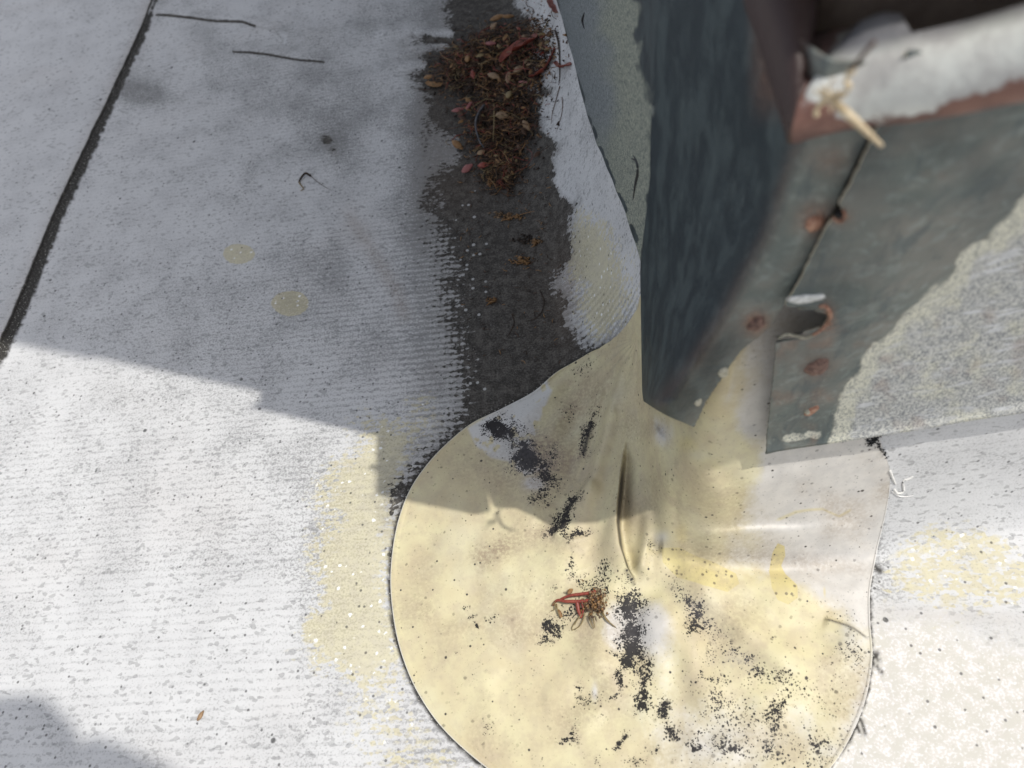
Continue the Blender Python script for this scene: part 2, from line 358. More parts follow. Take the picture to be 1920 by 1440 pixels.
def membrane_attrs(P, U, V):
    a = {}
    s = sdist(U, V, STAIN)
    nz = (vnoise(U, V, 60, 1, 4) - .5) * 70
    soft = np.where(U < 920, 125 + 60 * (vnoise(U, V, 60, 61) - .5), 46); soft = np.where((V < 400) & (U > 950), 26, soft)
    soft = np.where((V < 330) & (U < 920), 75, soft)
    D = np.clip(.53 + (s + nz * np.where(V < 400, 1.5, .8)) / (2 * soft), 0, 1.25)
    # wrinkles at the top left that hold dirt
    for pts, wd in [([(742, 62), (800, 74), (880, 66)], 6), ([(735, 118), (790, 124), (850, 112)], 6), ([(750, 158), (800, 170), (860, 172)], 8), ([(745, 148), (800, 150), (860, 150)], 9), ([(775, 84), (820, 92), (870, 88)], 6), ([(780, 60), (850, 90)], 18)]:
        D = np.maximum(D, line(U, V, pts, wd) * (.30 + .45 * smooth(U, 740, 830)) * (.75 + .5 * vnoise(U, V, 10, 92)))
    D = np.maximum(D, blob(U, V, 612, 262, 17, 13, 20, .62)); D = np.maximum(D, blob(U, V, 625, 282, 16, 20, 0, .42))
    # pale tongues inside the stained wrinkles
    for pts, wd, am in [([(700, 66), (780, 55), (860, 68)], 8, .9), ([(730, 104), (800, 92), (850, 88)], 8, .7), ([(700, 128), (790, 122), (800, 128)], 8, .9)]:
        D = D * (1 - am * line(U, V, pts, wd))
    D = np.where(sdist(U, V, PATCH) > 30, 0, D)
    cracks = [([(293, 28), (350, 34), (400, 40), (455, 42), (478, 50)], 2.2, .8), ([(470, 48), (515, 58), (532, 75), (520, 92)], 2.4, .35), ([(500, 52), (545, 60)], 2.2, .3),
              ([(436, 96), (500, 103), (560, 113), (608, 117)], 2.1, .75), ([(1600, 1195), (1635, 1215)], 3, .8), ([(1650, 1260), (1670, 1310)], 3, .3)]
    ck = np.zeros(U.shape)
    for pts, wd, am in cracks: ck = np.maximum(ck, am * line(U, V, pts, wd, False))
    D = np.maximum(D, ck * 1.15); a['_crack'] = ck
    a['dirt'] = D
    a['dots'] = smooth(s, -10, 25) * (1 - smooth(s, 50, 90)) * (U < 960) * (V > 330) + blob(U, V, 880, 480, 36, 55, 0, 1.6) + .30 * smooth(s, 0, 40)
    # yellow film
    Yp = sdist(U, V, [(775, 890), (738, 1000), (733, 1100), (750, 1230), (800, 1330), (950, 1460), (700, 1500), (650, 1400), (632, 1310), (590, 1225), (588, 1130), (602, 1010), (585, 930), (640, 850), (720, 800), (800, 790)])
    Y = np.clip(.5 + (Yp + (vnoise(U, V, 70, 4) - .5) * 80) / 170, 0, .85)
    Y = np.maximum(Y, blob(U, V, 700, 800, 90, 60, 0, .48)); Y = np.maximum(Y, blob(U, V, 790, 760, 60, 50, 0, .46)); Y = np.maximum(Y, blob(U, V, 620, 1180, 60, 45, 0, 1.1))
    Y = np.where(V > 1180, Y * (1 - .45 * smooth(V, 1230, 1300)), Y)
    W1 = sdist(U, V, [(1052, 440), (1085, 400), (1140, 420), (1180, 480), (1195, 570), (1170, 610), (1120, 630), (1085, 600), (1055, 520)])
    Y = np.maximum(Y, np.clip(.40 + (W1 + (vnoise(U, V, 50, 71) - .5) * 40) / 120, 0, .80))
    Yr = sdist(U, V, [(1670, 1040), (1740, 990), (1850, 1005), (1960, 1060), (1960, 1110), (1850, 1135), (1760, 1150), (1680, 1120)])
    Y = np.maximum(Y, np.clip(.42 + (Yr + (vnoise(U, V, 50, 8) - .5) * 60) / 150, 0, .58))
    for (u, v, ra, rb) in [(448, 476, 29, 19), (544, 569, 35, 24)]:
        q = np.hypot((U - u) / ra, (V - v) / rb) + (vnoise(U, V, 18, 2) - .5) * .15
        Y = np.maximum(Y, (1 - smooth(q, .90, 1.06)) * 1.3)
    a['yellow'] = Y * (D < 1.3)
    G = .30 + (.45 - .33 * smooth(V, 600, 760)) * smooth(vnoise(U, V, 130, 11, 4), .48, .75)
    for bl in [(268, 178, 45, 20, 0, .9), (250, 160, 60, 40, 20, .6), (560, 170, 120, 60, 0, .35), (790, 370, 50, 110, 0, .7), (790, 600, 60, 150, 0, .35), (820, 180, 50, 120, 0, .8), (640, 620, 130, 60, 0, .15), (740, 30, 80, 40, 0, .5),
               (900, 300, 200, 200, 0, .3), (590, 1040, 70, 190, 10, .35), (1650, 1060, 20, 70, 0, .6), (1650, 1250, 22, 60, 0, .9), (640, 280, 40, 50, 0, .7), (400, 620, 200, 120, 0, .35)]:
        G = G + blob(U, V, *bl)
    G = G * np.where((U < 560) & (V > 1080), .55, 1)
    G = G * np.where((U > 1560), .75, 1)
    a['grime'] = np.clip(G, 0, 1.3)
    Wv = .12 + .30 * smooth(U, 350, 700) * smooth(V, 330, 480) * (1 - smooth(V, 1000, 1300) * .5) + .58 * smooth(U, 700, 830) * smooth(V, 330, 480)
    Wv = np.where(V < 330, .15 + Wv * .3, Wv)
    Wv = np.where(U > 1300, .10, Wv)
    Wv = np.where((U > 1040) & (U < 1200), smooth(V, 500, 580) * 1.0, Wv)
    Wv = np.where((V > 780) & (U < 760), np.maximum(Wv * .7, .3), Wv)
    a['weave'] = Wv
    a['grain'] = smooth(V + (vnoise(U, V, 90, 9) - .5) * 150, 1120, 1230) * smooth(U, 1480, 1560)
    B = blob(U, V, 1062, 560, 26, 95, 0, .55) + line(U, V, [(640, 380), (690, 460), (740, 540), (765, 610)], 14) * .40 + blob(U, V, 860, 350, 70, 60, 0, .35) + blob(U, V, 820, 230, 40, 120, 0, .25)
    B = B + blob(U, V, 225, 740, 120, 30, 20, .05) + blob(U, V, 296, 1128, 7, 5, 0, .5) + blob(U, V, 1800, 1155, 200, 16, 3, .22) + blob(U, V, 1020, 520, 60, 120, 0, .2)
    a['brown'] = np.clip(B, 0, 1)
    e = np.zeros(U.shape)
    d, sd_, t = ldist(U, V, PATCH[3:]); out = sdist(U, V, PATCH)
    wdt = 7 + 7 * vnoise(U, V, 25, 6)
    wdt = np.where((U > 1500), 5 + 6 * vnoise(U, V, 30, 7) * (V > 1120), wdt)
    rough_ = (vnoise(U, V, 5, 12) - .5) * 6
    am = np.where(U > 1500, np.where(V > 1080, 1, .12), 1.0)
    e = np.maximum(e, (1 - smooth(d + rough_, wdt * .45, wdt)) * am)
    for pts, wd in [([(1628, 1215), (1650, 1240)], 3), ([(1630, 1235), (1655, 1262)], 3), ([(1615, 1350), (1622, 1378)], 3.5), ([(1605, 1355), (1612, 1375)], 3), ([(1635, 1060), (1650, 1070)], 7), ([(1632, 1240), (1645, 1225)], 5)]:
        e = np.maximum(e, line(U, V, pts, wd, False))
    d, sd_, t = ldist(U, V, SEAM)
    wds = 8 + 5 * smooth(V, 150, 330) + 2 * smooth(V, 400, 600) - 6 * smooth(60 - V, 0, 50)
    e = np.maximum(e, (1 - smooth(d + (vnoise(U, V, 7, 13) - .5) * 9, wds * .85, wds * 1.1)))
    a['edge'] = np.clip(e, 0, 1)
    return a

# ------------------------------------------------------------------ roof membrane sheet
def build_roof():
    ts = [-1.25]
    while ts[-1] < .72:
        t = ts[-1]; step = .0015 if -.45 < t < .30 else (.0015 + min(.0025, (abs(t) - .3) * .004))
        if abs(t) < RC: step = .00016
        ts.append(t + step)
    ts = [-6, -3, -2, -1.5] + ts + [.8, 1.0, 1.5, 3, 6]
    ds = [0]
    while ds[-1] < .95: ds.append(ds[-1] + (.0007 if ds[-1] < .09 else .0015 + .0012 * min(1, ds[-1] / .6)))
    ds += [1.0, 1.2, 2, 4, 7]
    ds = np.array(ds); nd = len(ds)
    up = np.array([.21, .19, .17, .15]); nu = len(up)
    P = np.zeros((len(ts), nd + nu, 3)); UVs = np.zeros((len(ts), nd + nu, 2))
    for i, t in enumerate(ts):
        b, n = foot(t)
        xy = b + ds[:, None] * n
        h, _ = height(xy[:, 0], xy[:, 1]); z = h
        arc = np.concatenate([[0], np.cumsum(np.hypot(np.diff(ds), np.diff(h)))]); arc = arc - arc[-1] + ds[-1]
        P[i, nu:, :2] = xy; P[i, nu:, 2] = z
        P[i, :nu, :2] = b; P[i, :nu, 2] = up
        q = b + arc[:, None] * n
        UVs[i, nu:] = q; UVs[i, :nu] = q[0] - (up - TOPZ)[:, None] * n
    nr, nc = P.shape[:2]; P = P.reshape(-1, 3); UVs = UVs.reshape(-1, 2)
    U, V = survey(P); behind = ((P - O) @ M)[:, 2] < .02
    U = np.where(behind, 5000, np.clip(U, -3000, 5000)); V = np.where(behind, 5000, np.clip(V, -3000, 5000))
    a = membrane_attrs(P, U, V)
    far = np.clip(np.abs(P[:, 0]) + np.abs(P[:, 1]) - 1.5, 0, 1)
    P[:, 2] += wave(P[:, 0], P[:, 1]) * (1 - far) * (P[:, 2] < TOPZ)
    ck = a.pop('_crack')
    # raised wrinkles round the cracks and at the dirt pile
    for pts, wd, am in [([(290, 22), (350, 28), (455, 36), (530, 56)], 9, .0022), ([(440, 90), (520, 98), (610, 110)], 9, .0018), ([(700, 66), (780, 55), (870, 68)], 9, .003), ([(730, 104), (800, 92), (850, 88)], 8, .003),
                        ([(700, 128), (790, 122), (810, 128)], 9, .003), ([(500, 50), (535, 60), (545, 85)], 8, .0015), ([(1035, 10), (1050, 110), (1090, 230)], 10, .003), ([(1010, 0), (1030, 90)], 7, .002)]:
        P[:, 2] += am * line(U, V, pts, wd)
    P[:, 2] -= .0012 * ck
    # weave relief is in the material; rotate sheet coordinates to the roll direction
    al = math.radians(5.4); uvr = np.stack([UVs[:, 0] * math.cos(al) - UVs[:, 1] * math.sin(al), UVs[:, 0] * math.sin(al) + UVs[:, 1] * math.cos(al)], 1)
    o = mesh_obj('roof_membrane', P, grid_faces(nr, nc)[:, ::-1], M_MEM, attrs=a, uv=uvr)
    tag(o, None, None, kind='structure'); return o
roof = build_roof()

def build_lap():
    """the neighbouring sheet lapped over the main one, upper left"""
    pts = np.array([gz(u, v)[:2] for u, v in SEAM])
    pts = np.concatenate([[pts[0] + (pts[0] - pts[1]) * 8], pts, [pts[-1] + (pts[-1] - pts[-2]) * 8]])
    L = np.concatenate([[0], np.cumsum(np.hypot(*np.diff(pts, axis=0).T))])
    tt = np.arange(0, L[-1], .0022)
    X = np.interp(tt, L, pts[:, 0]); Yy = np.interp(tt, L, pts[:, 1])
    ds = [0, 0, .0012]
    while ds[-1] < .5: ds.append(ds[-1] * 1.012 + .0018)
    ds += [1, 3]; ds = np.array(ds)
    jag = (vnoise(tt, tt * 0, .006, 4) - .5) * .0016 - .0042
    P = np.zeros((len(tt), len(ds), 3)); P[:, :, 0] = (X + jag)[:, None] - ds[None]; P[:, :, 1] = Yy[:, None]
    P[:, :, 2] = .0026 + wave(P[:, :, 0], P[:, :, 1]) + .0015 * smooth(ds, 0, .012)[None]
    P[:, 0, 2] = .0; P[:, 1, 2] -= .0006
    sh = P.shape[:2]; P = P.reshape(-1, 3); U, V = survey(P)
    U = np.clip(U, -3000, 5000); V = np.clip(V, -3000, 5000)
    a = membrane_attrs(P, U, V); a.pop('_crack'); a['edge'][:] = 0
    d, s, t = ldist(U, V, SEAM); a['dirt'][:] = 0
    a['edge'] = np.tile((np.arange(sh[1]) < 2) * .9, sh[0]) * 1.0
    a['grime'] = np.clip(a['grime'] * .5 + .25 * np.exp(-d / 14), 0, 1); a['brown'] = .35 * np.exp(-(d / 16) ** 2); a['weave'][:] = .06
    o = mesh_obj('lapped_membrane', P, grid_faces(*sh), M_MEM, attrs=a, uv=P[:, :2].copy()); tag(o, None, None, kind='structure')
build_lap()
dg = bpy.context.evaluated_depsgraph_get()
roof_tree = BVHTree.FromObject(roof, dg)
def hit(tree, u, v):
    r = Vector(ray(u, v)); h = tree.ray_cast(Vector(O), r)
    return (np.array(h[0]), np.array(h[1])) if h[0] is not None else (None, None)

# ------------------------------------------------------------------ round corner patch
FOLD = [(1192, 690), (1183, 760), (1172, 840), (1166, 900), (1160, 960), (1158, 1000), (1163, 1040), (1175, 1075), (1192, 1102)]
def build_patch():
    E = []
    for u, v in PATCH:
        p, _ = hit(roof_tree, u, v); E.append(p[:2])
    E = np.array(E)
    # refine smoothly (Catmull-Rom)
    Q = []
    for i in range(len(E) - 1):
        p0, p1, p2, p3 = E[max(i - 1, 0)], E[i], E[i + 1], E[min(i + 2, len(E) - 1)]
        for s in np.arange(0, 1, .05):
            Q.append(.5 * ((2 * p1) + (-p0 + p2) * s + (2 * p0 - 5 * p1 + 4 * p2 - p3) * s * s + (-p0 + 3 * p1 - 3 * p2 + p3) * s ** 3))
    Q.append(E[-1]); Q = np.array(Q)
    L = np.concatenate([[0], np.cumsum(np.hypot(*np.diff(Q, axis=0).T))])
    N = 900; tt = np.linspace(0, L[-1], N)
    ex = np.interp(tt, L, Q[:, 0]); ey = np.interp(tt, L, Q[:, 1])
    i1 = np.argmin(np.abs(ey - .20) + (ex > 0) * 9); i2 = np.argmin(np.abs(ex - .065) + (ey > .1) * 9)
    tA = -(max(E[0][1] - YC - RC, .02) + RC); tC = E[-1][0] - XA - RC + RC * .8
    tb = np.interp(np.arange(N), [0, i1, i2, N - 1], [tA, -RC * .75, RC * .75, tC])
    rho = np.concatenate([np.linspace(0, .3, 110)[:-1], np.linspace(.3, 1, 190)])
    nu = 5
    P = np.zeros((N, len(rho) + nu + 1, 3))
    for i in range(N):
        b, n = foot(tb[i]); b = b + n * .0004
        e = np.array([ex[i], ey[i]])
        xy = b + (e - b) * rho[:, None]
        P[i, nu:-1, :2] = xy; P[i, nu:-1, 2] = height(xy[:, 0], xy[:, 1])[0]
        tp = .20 + .09 * float(smooth(np.array([tb[i]]), .004, .014)[0])
        P[i, :nu, :2] = b; P[i, :nu, 2] = np.linspace(tp, TOPZ + .01, nu)
        P[i, -1] = P[i, -2]
    sh = P.shape[:2]; R_ = np.tile(np.concatenate([np.zeros(nu), rho, [1.0]]), N)
    P = P.reshape(-1, 3); U, V = survey(P)
    dz = wave(P[:, 0], P[:, 1]) + .0019
    edge = 1 - smooth(R_, .80, .985)
    fe = np.zeros(U.shape)
    # main fold: rises from the left, drops sharply on its right
    d, s, t = ldist(U, V, FOLD)
    env = np.clip(t * 5, 0, 1) * np.clip((1 - t) * 6, 0, 1) if True else 1
    left = np.exp(-(d / 42) ** 2) * (s > 0); right = np.exp(-(d / 5) ** 2) * (s <= 0)
    # travelling down the page, + side (right of travel) is page-left
    env = smooth(t, .12, .45) * np.clip((1 - t) * 6, 0, 1)
    fe += .0092 * env * np.where(s < 0, np.exp(-(d / 34) ** 2), np.exp(-(d / 4.5) ** 2))
    fe -= .0025 * env * np.where(s < 0, 0, np.exp(-((d - 12) / 12) ** 2))
    def ridge(pts, wl, wr, h, tp=5):
        d, s, t = ldist(U, V, pts); en = np.clip(np.minimum(t, 1 - t) * tp, 0, 1); en = en * en * (3 - 2 * en)
        return h * en * np.where(s < 0, np.exp(-(d / wl) ** 2), np.exp(-(d / wr) ** 2))
    fe += ridge([(1213, 950), (1214, 990), (1210, 1030), (1203, 1065), (1198, 1085)], 13, 14, .0024)
    fe += ridge([(1140, 730), (1118, 790), (1098, 850), (1080, 905)], 12, 30, .0032)
    fe += ridge([(1112, 905), (1082, 955), (1058, 995), (1040, 1030)], 8, 34, .0036)
    fe += ridge([(1075, 1010), (1082, 1050), (1100, 1090)], 30, 40, .0012)
    fe += ridge([(1290, 965), (1380, 935), (1480, 905), (1620, 868)], 26, 26, .0035, 4)
    fe -= ridge([(1235, 1035), (1330, 1050), (1440, 1062), (1640, 1078)], 26, 30, .0034, 6)
    fe += ridge([(1260, 1100), (1400, 1110), (1600, 1120)], 40, 45, .0022, 4)
    fe -= ridge([(1260, 990), (1360, 985), (1560, 985)], 22, 26, .0022, 4)
    fe += ridge([(1230, 1100), (1290, 1180), (1400, 1280), (1500, 1360)], 40, 50, .0018, 4)
    fe += ridge([(1210, 1110), (1230, 1200), (1250, 1330)], 22, 28, .0014, 4)
    fe -= ridge([(1195, 1105), (1190, 1180), (1200, 1260)], 18, 18, .0018, 4)
    fe += ridge([(1540, 1165), (1590, 1180), (1628, 1200)], 14, 4, .0016, 8)
    fe -= ridge([(1215, 1025), (1228, 1030), (1245, 1030)], 14, 14, .0035, 3)
    fe += ridge([(1480, 960), (1560, 975), (1655, 950)], 30, 30, .0015, 4)
    fe += .0045 * (vnoise(U, V, 120, 21, 3) - .5) + .0007 * (vnoise(U, V, 45, 22, 2) - .5)
    # small radial creases gathering at the corner
    fe += .0015 * np.exp(-(np.hypot(U - 1180, V - 900) / 190) ** 2) * np.sin(np.arctan2(V - 640, U - 1195) * 26 + vnoise(U, V, 80, 23) * 5)
    high = smooth(P[:, 2], .16, .22)
    for pts, wl, wr, hh, tp in [([(1195, 700), (1150, 800), (1120, 900), (1100, 990)], 14, 20, .0045, 4), ([(1150, 700), (1080, 780), (1000, 860), (940, 900)], 22, 26, .0028, 4), ([(1230, 800), (1245, 880), (1262, 960)], 18, 22, .0040, 4),
                                ([(1290, 850), (1330, 920), (1370, 1000)], 24, 26, .0030, 4), ([(1175, 660), (1160, 740), (1135, 830)], 10, 14, .0030, 4), ([(1060, 700), (1020, 760), (960, 820)], 18, 22, .0022, 4), ([(1235, 700), (1225, 780), (1222, 860)], 9, 14, .0026, 4), ([(1270, 1060), (1340, 1140), (1440, 1230), (1560, 1300)], 30, 36, .0035, 4), ([(1220, 1120), (1290, 1230), (1350, 1380)], 30, 36, .0032, 4),
                                ([(1150, 1090), (1130, 1180), (1110, 1300)], 30, 40, .0026, 4), ([(1100, 1040), (1000, 1080), (880, 1120)], 50, 60, .0024, 3), ([(1060, 1000), (960, 980), (860, 960)], 40, 50, .0016, 3), ([(1290, 1020), (1420, 1010), (1640, 1000)], 26, 18, .0040, 5)]:
        fe += ridge(pts, wl, wr, hh, tp)
    lift_ = .0040 * blob(U, V, 1250, 985, 300, 170) + .0008
    fe = fe * 1.65 + lift_
    fe = np.where(fe < .0006, .0006 * np.exp((fe - .0006) / .0006), fe)
    P[:, 2] += dz + fe * edge * (1 - high)
    # push steep parts outwards instead of up
    last = np.arange(sh[0]) * sh[1] + sh[1] - 1
    P[last, 2] -= .0024
    lift = .0006 * (R_ > .985)
    P[:, 2] += np.where(np.arange(len(P)) % sh[1] == sh[1] - 1, 0, lift)
    a = {}
    a['rim'] = (R_ > .9965) * np.where(U > 1500, (V > 790) * (V < 1060) * 1.0 + .7, .85)
    cr = 1.1 * line(U, V, [(u_ + 3, v_) for u_, v_ in FOLD], 2.8) * (1 - smooth(V, 1088, 1106)) * smooth(V, 850, 930)  # fold line painted dark, for dirt and the shade of the undercut
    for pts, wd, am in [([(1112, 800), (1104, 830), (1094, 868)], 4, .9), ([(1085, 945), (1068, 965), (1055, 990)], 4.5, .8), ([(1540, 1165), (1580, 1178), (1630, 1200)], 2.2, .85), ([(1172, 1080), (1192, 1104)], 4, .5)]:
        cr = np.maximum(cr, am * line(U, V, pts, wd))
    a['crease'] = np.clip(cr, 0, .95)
    wr = smooth(U + (vnoise(U, V, 90, 31) - .5) * 160, 1280 + 140 * smooth(V, 1050, 1200), 1500 + 260 * smooth(V, 1050, 1200)) * .75 + blob(U, V, 1340, 1400, 240, 150, 0, .52) + blob(U, V, 1240, 1220, 60, 90, 0, .25) + blob(U, V, 1210, 1170, 60, 60, 0, .5) + blob(U, V, 1240, 820, 40, 60, 0, .55) + blob(U, V, 1150, 1180, 30, 60, 0, .45)
    a['white'] = np.clip(wr, 0, 1)
    def polym(poly, soft): return np.clip(.5 + sdist(U, V, poly) / soft, 0, 1)
    dr = np.maximum(polym([(1240, 1035), (1275, 1032), (1340, 1060), (1378, 1082), (1384, 1102), (1362, 1118), (1318, 1110), (1270, 1090), (1243, 1062)], 8),
                    polym([(1447, 1040), (1455, 1028), (1468, 1032), (1471, 1046), (1464, 1062), (1472, 1082), (1491, 1106), (1492, 1128), (1475, 1140), (1455, 1132), (1444, 1110), (1441, 1075)], 5))
    dr = np.maximum(dr, blob(U, V, 1278, 1005, 26, 40, 0, .50)); dr = np.maximum(dr, blob(U, V, 1330, 880, 60, 45, -15, .42))
    dr = np.maximum(dr, .5 * line(U, V, [(1430, 990), (1490, 965), (1540, 960), (1570, 975), (1610, 950)], 7))
    dr = np.maximum(dr, blob(U, V, 1543, 1115, 6, 22, 0, .5)); dr = np.maximum(dr, blob(U, V, 1290, 840, 40, 40, 0, .5))
    a['drip'] = dr
    co = polym([(878, 805), (925, 776), (965, 746), (1025, 714), (1036, 738), (1012, 800), (1004, 850), (1030, 892), (985, 900), (955, 872), (922, 862), (895, 840)], 6) * smooth(vnoise(U, V, 14, 33, 3), .26, .40)
    co = np.maximum(co, blob(U, V, 1004, 914, 17, 11, 0, 1.6)); co = np.maximum(co, blob(U, V, 1010, 880, 18, 12, 20, 1.0) * smooth(vnoise(U, V, 10, 34), .35, .5)); co = np.maximum(co, blob(U, V, 1116, 1300, 5, 14, 0, .9)); co = np.maximum(co, blob(U, V, 1240, 1015, 13, 10, 0, .6))
    a['coat'] = np.clip(co, 0, .9)
    mo = np.zeros(U.shape)
    U0, V0 = U, V; U = U + 26 * (vnoise(U0, V0, 22, 51, 3) - .5); V = V + 26 * (vnoise(U0, V0, 22, 52, 3) - .5)
    for bl in [(1052, 985, 20, 16, -40, .95), (1040, 1003, 34, 12, 10, .6), (1072, 962, 9, 22, 35, .85), (1092, 1012, 22, 9, -10, .6), (1075, 1060, 6, 24, -5, .75), (1095, 1098, 16, 10, 30, .55), (1128, 1085, 22, 16, -20, .68), (1135, 1115, 12, 14, 0, .55),
               (1078, 1150, 26, 20, -30, .62), (1037, 1185, 20, 12, -50, .80), (1020, 1208, 12, 7, -30, .80), (1026, 1172, 8, 8, 0, .6), (1040, 1110, 9, 9, 0, .55),
               (1180, 1150, 20, 45, -4, .85), (1186, 1205, 22, 38, 0, .80), (1192, 1130, 30, 22, 30, .55), (1180, 1240, 14, 14, 0, .85), (1212, 1245, 16, 24, 0, .58), (1161, 1278, 8, 20, 0, .85), (1152, 1230, 7, 6, 0, .7), (1203, 1290, 16, 32, 0, .66), (1208, 1325, 12, 18, 0, .6),
               (1243, 1335, 13, 22, 0, .9), (1254, 1368, 14, 16, 30, .65), (1270, 1378, 10, 8, 0, .6), (1303, 1397, 14, 15, 0, 1.0), (1230, 1405, 14, 10, 0, .7), (1355, 1398, 14, 12, 20, .80), (1378, 1404, 10, 10, 0, .75), (1170, 1385, 7, 14, 25, 1.0), (1160, 1398, 6, 7, 0, .7),
               (1073, 1385, 9, 14, 30, .75), (1082, 1362, 5, 10, 20, .7), (1060, 1395, 12, 5, 0, .5), (1122, 1425, 8, 12, 0, .55), (1190, 1430, 18, 10, 0, .6), (1132, 1347, 8, 8, 0, .45), (1448, 1340, 14, 28, 10, .70), (1465, 1325, 8, 18, 10, .70), (1450, 1375, 8, 16, 20, .65), (1441, 1402, 7, 9, 0, .95),
               (1293, 1285, 7, 8, 0, .7), (1332, 1281, 5, 7, 0, .95), (1315, 1276, 14, 7, 0, .5), (1354, 1282, 10, 8, 0, .5), (1340, 1310, 22, 26, 0, .42), (1400, 1330, 60, 60, 0, .34), (1350, 1360, 60, 50, 0, .36), (1450, 1420, 100, 40, 0, .44), (1540, 1410, 26, 30, 10, .62), (1530, 1320, 60, 40, 30, .34),
               (1082, 1290, 6, 5, 0, .8), (1090, 1308, 12, 10, 0, .5), (1118, 1308, 8, 6, 0, .6), (1150, 1312, 14, 6, 0, .6), (1100, 1325, 22, 10, 0, .40), (1290, 1130, 60, 14, 45, .42), (1350, 1200, 80, 18, 40, .50), (1300, 1160, 16, 34, 10, .42), (1300, 1182, 18, 18, 0, .45), (1420, 1262, 60, 16, 20, .40), (1470, 1285, 40, 14, 25, .38), (1320, 1235, 20, 30, 20, .38),
               (1575, 1160, 30, 18, 20, .38), (1585, 1212, 26, 22, 30, .55), (1600, 1240, 34, 16, 10, .40), (883, 1163, 6, 4, 0, .85), (893, 1176, 7, 4, 20, .8), (873, 1140, 4, 4, 0, .6), (925, 1158, 12, 8, 0, .35), (862, 1228, 6, 6, 0, .4), (917, 1370, 8, 22, 10, .45),
               (950, 815, 24, 20, 20, .95), (985, 845, 20, 22, 0, .9), (995, 875, 24, 20, 0, .8), (930, 800, 18, 14, 0, .6), (1025, 900, 18, 30, 0, .65), (1010, 940, 16, 14, 0, .6), (1042, 860, 14, 20, 0, .5), (1098, 845, 12, 24, 20, .7), (1108, 808, 10, 24, 15, .75), (1090, 945, 14, 10, -40, .55), (1050, 910, 16, 12, 0, .5), (965, 880, 18, 12, 0, .45), (1232, 1030, 20, 10, 30, .45), (1100, 690, 40, 14, -30, .35), (1065, 780, 12, 14, 0, .40), (925, 795, 10, 22, 30, .5)]:
        mo = mo + blob(U, V, bl[0], bl[1], bl[2] * 1.1, bl[3] * 1.1, bl[4], bl[5])
    U, V = U0, V0
    mo = np.clip(mo, -.2, 1.0); mo = mo * (1 - .32 * smooth(U, 1230, 1330) * smooth(V, 1080, 1200)); mo = np.maximum(mo, .17 * smooth(U, 1180, 1330) * smooth(V, 1130, 1330))
    a['mold'] = mo * (.55 + .9 * vnoise(U, V, 13, 36, 2)) + .10 * (vnoise(U, V, 30, 35, 3) - .4) * smooth(U, 950, 1150)
    a['grey'] = np.clip(blob(U, V, 1385, 1245, 44, 20, 10, .55) + blob(U, V, 1580, 1210, 30, 20, 30, .55) + blob(U, V, 1186, 1170, 22, 60, 0, .35) + blob(U, V, 980, 850, 60, 60, 20, .45) + blob(U, V, 1060, 905, 60, 80, 20, .25) + blob(U, V, 1235, 1028, 22, 10, 0, .5)
                        + blob(U, V, 1630, 1070, 40, 24, 0, .25) + blob(U, V, 1300, 1140, 90, 24, 42, .4) + blob(U, V, 1430, 1400, 160, 50, 0, .30) + blob(U, V, 1340, 1320, 70, 50, 30, .22) + blob(U, V, 1440, 1045, 130, 12, 4, .3), 0, .8)  # grey soiling; the long thin band paints the shade in the right-hand valley
    a['brown'] = np.clip(line(U, V, [(880, 1060), (940, 1035), (1010, 1010), (1050, 1000)], 24) * .6 + blob(U, V, 1030, 860, 60, 70, 30, .55) + blob(U, V, 1085, 760, 22, 60, 25, .5) + line(U, V, [(1180, 760), (1172, 900), (1160, 1000)], 18) * .3 + line(U, V, [(1130, 720), (1110, 800), (1085, 880)], 16) * .5 + line(U, V, [(1255, 1035), (1400, 1050), (1560, 1062), (1640, 1072)], 14) * .35 + blob(U, V, 1180, 720, 30, 60, 0, .35) + blob(U, V, 900, 880, 90, 40, 25, .35) + blob(U, V, 1100, 1330, 120, 40, 0, .25) + blob(U, V, 800, 1080, 40, 60, 0, .3) + .45 * smooth(vnoise(U, V, 110, 81, 3), .50, .75) + blob(U, V, 905, 1045, 40, 22, -20, .3) + line(U, V, [(950, 1180), (975, 1130), (985, 1080)], 18) * .22 + blob(U, V, 1060, 760, 34, 70, 30, .38) + blob(U, V, 1180, 900, 60, 120, 0, .15)
                         + blob(U, V, 830, 1230, 40, 26, 0, .25) + blob(U, V, 1140, 720, 26, 60, 10, .30) + blob(U, V, 780, 1110, 30, 60, 0, .15) + blob(U, V, 970, 900, 120, 60, 30, .18), 0, 1)  # brown staining; lines along folds and valley also paint in their shading
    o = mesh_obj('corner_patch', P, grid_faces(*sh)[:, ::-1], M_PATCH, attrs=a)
    tag(o, 'round cream vinyl patch with folds and black mould welded over the corner of the curb', 'roof patch')
    return o
patch = build_patch()
dg.update()
patch_tree = BVHTree.FromObject(patch, bpy.context.evaluated_depsgraph_get())
def ground(u, v):
    a, na = hit(roof_tree, u, v); b, nb_ = hit(patch_tree, u, v)
    if b is None: return a, na
    if a is None: return b, nb_
    return (b, nb_) if np.linalg.norm(b - O) < np.linalg.norm(a - O) else (a, na)

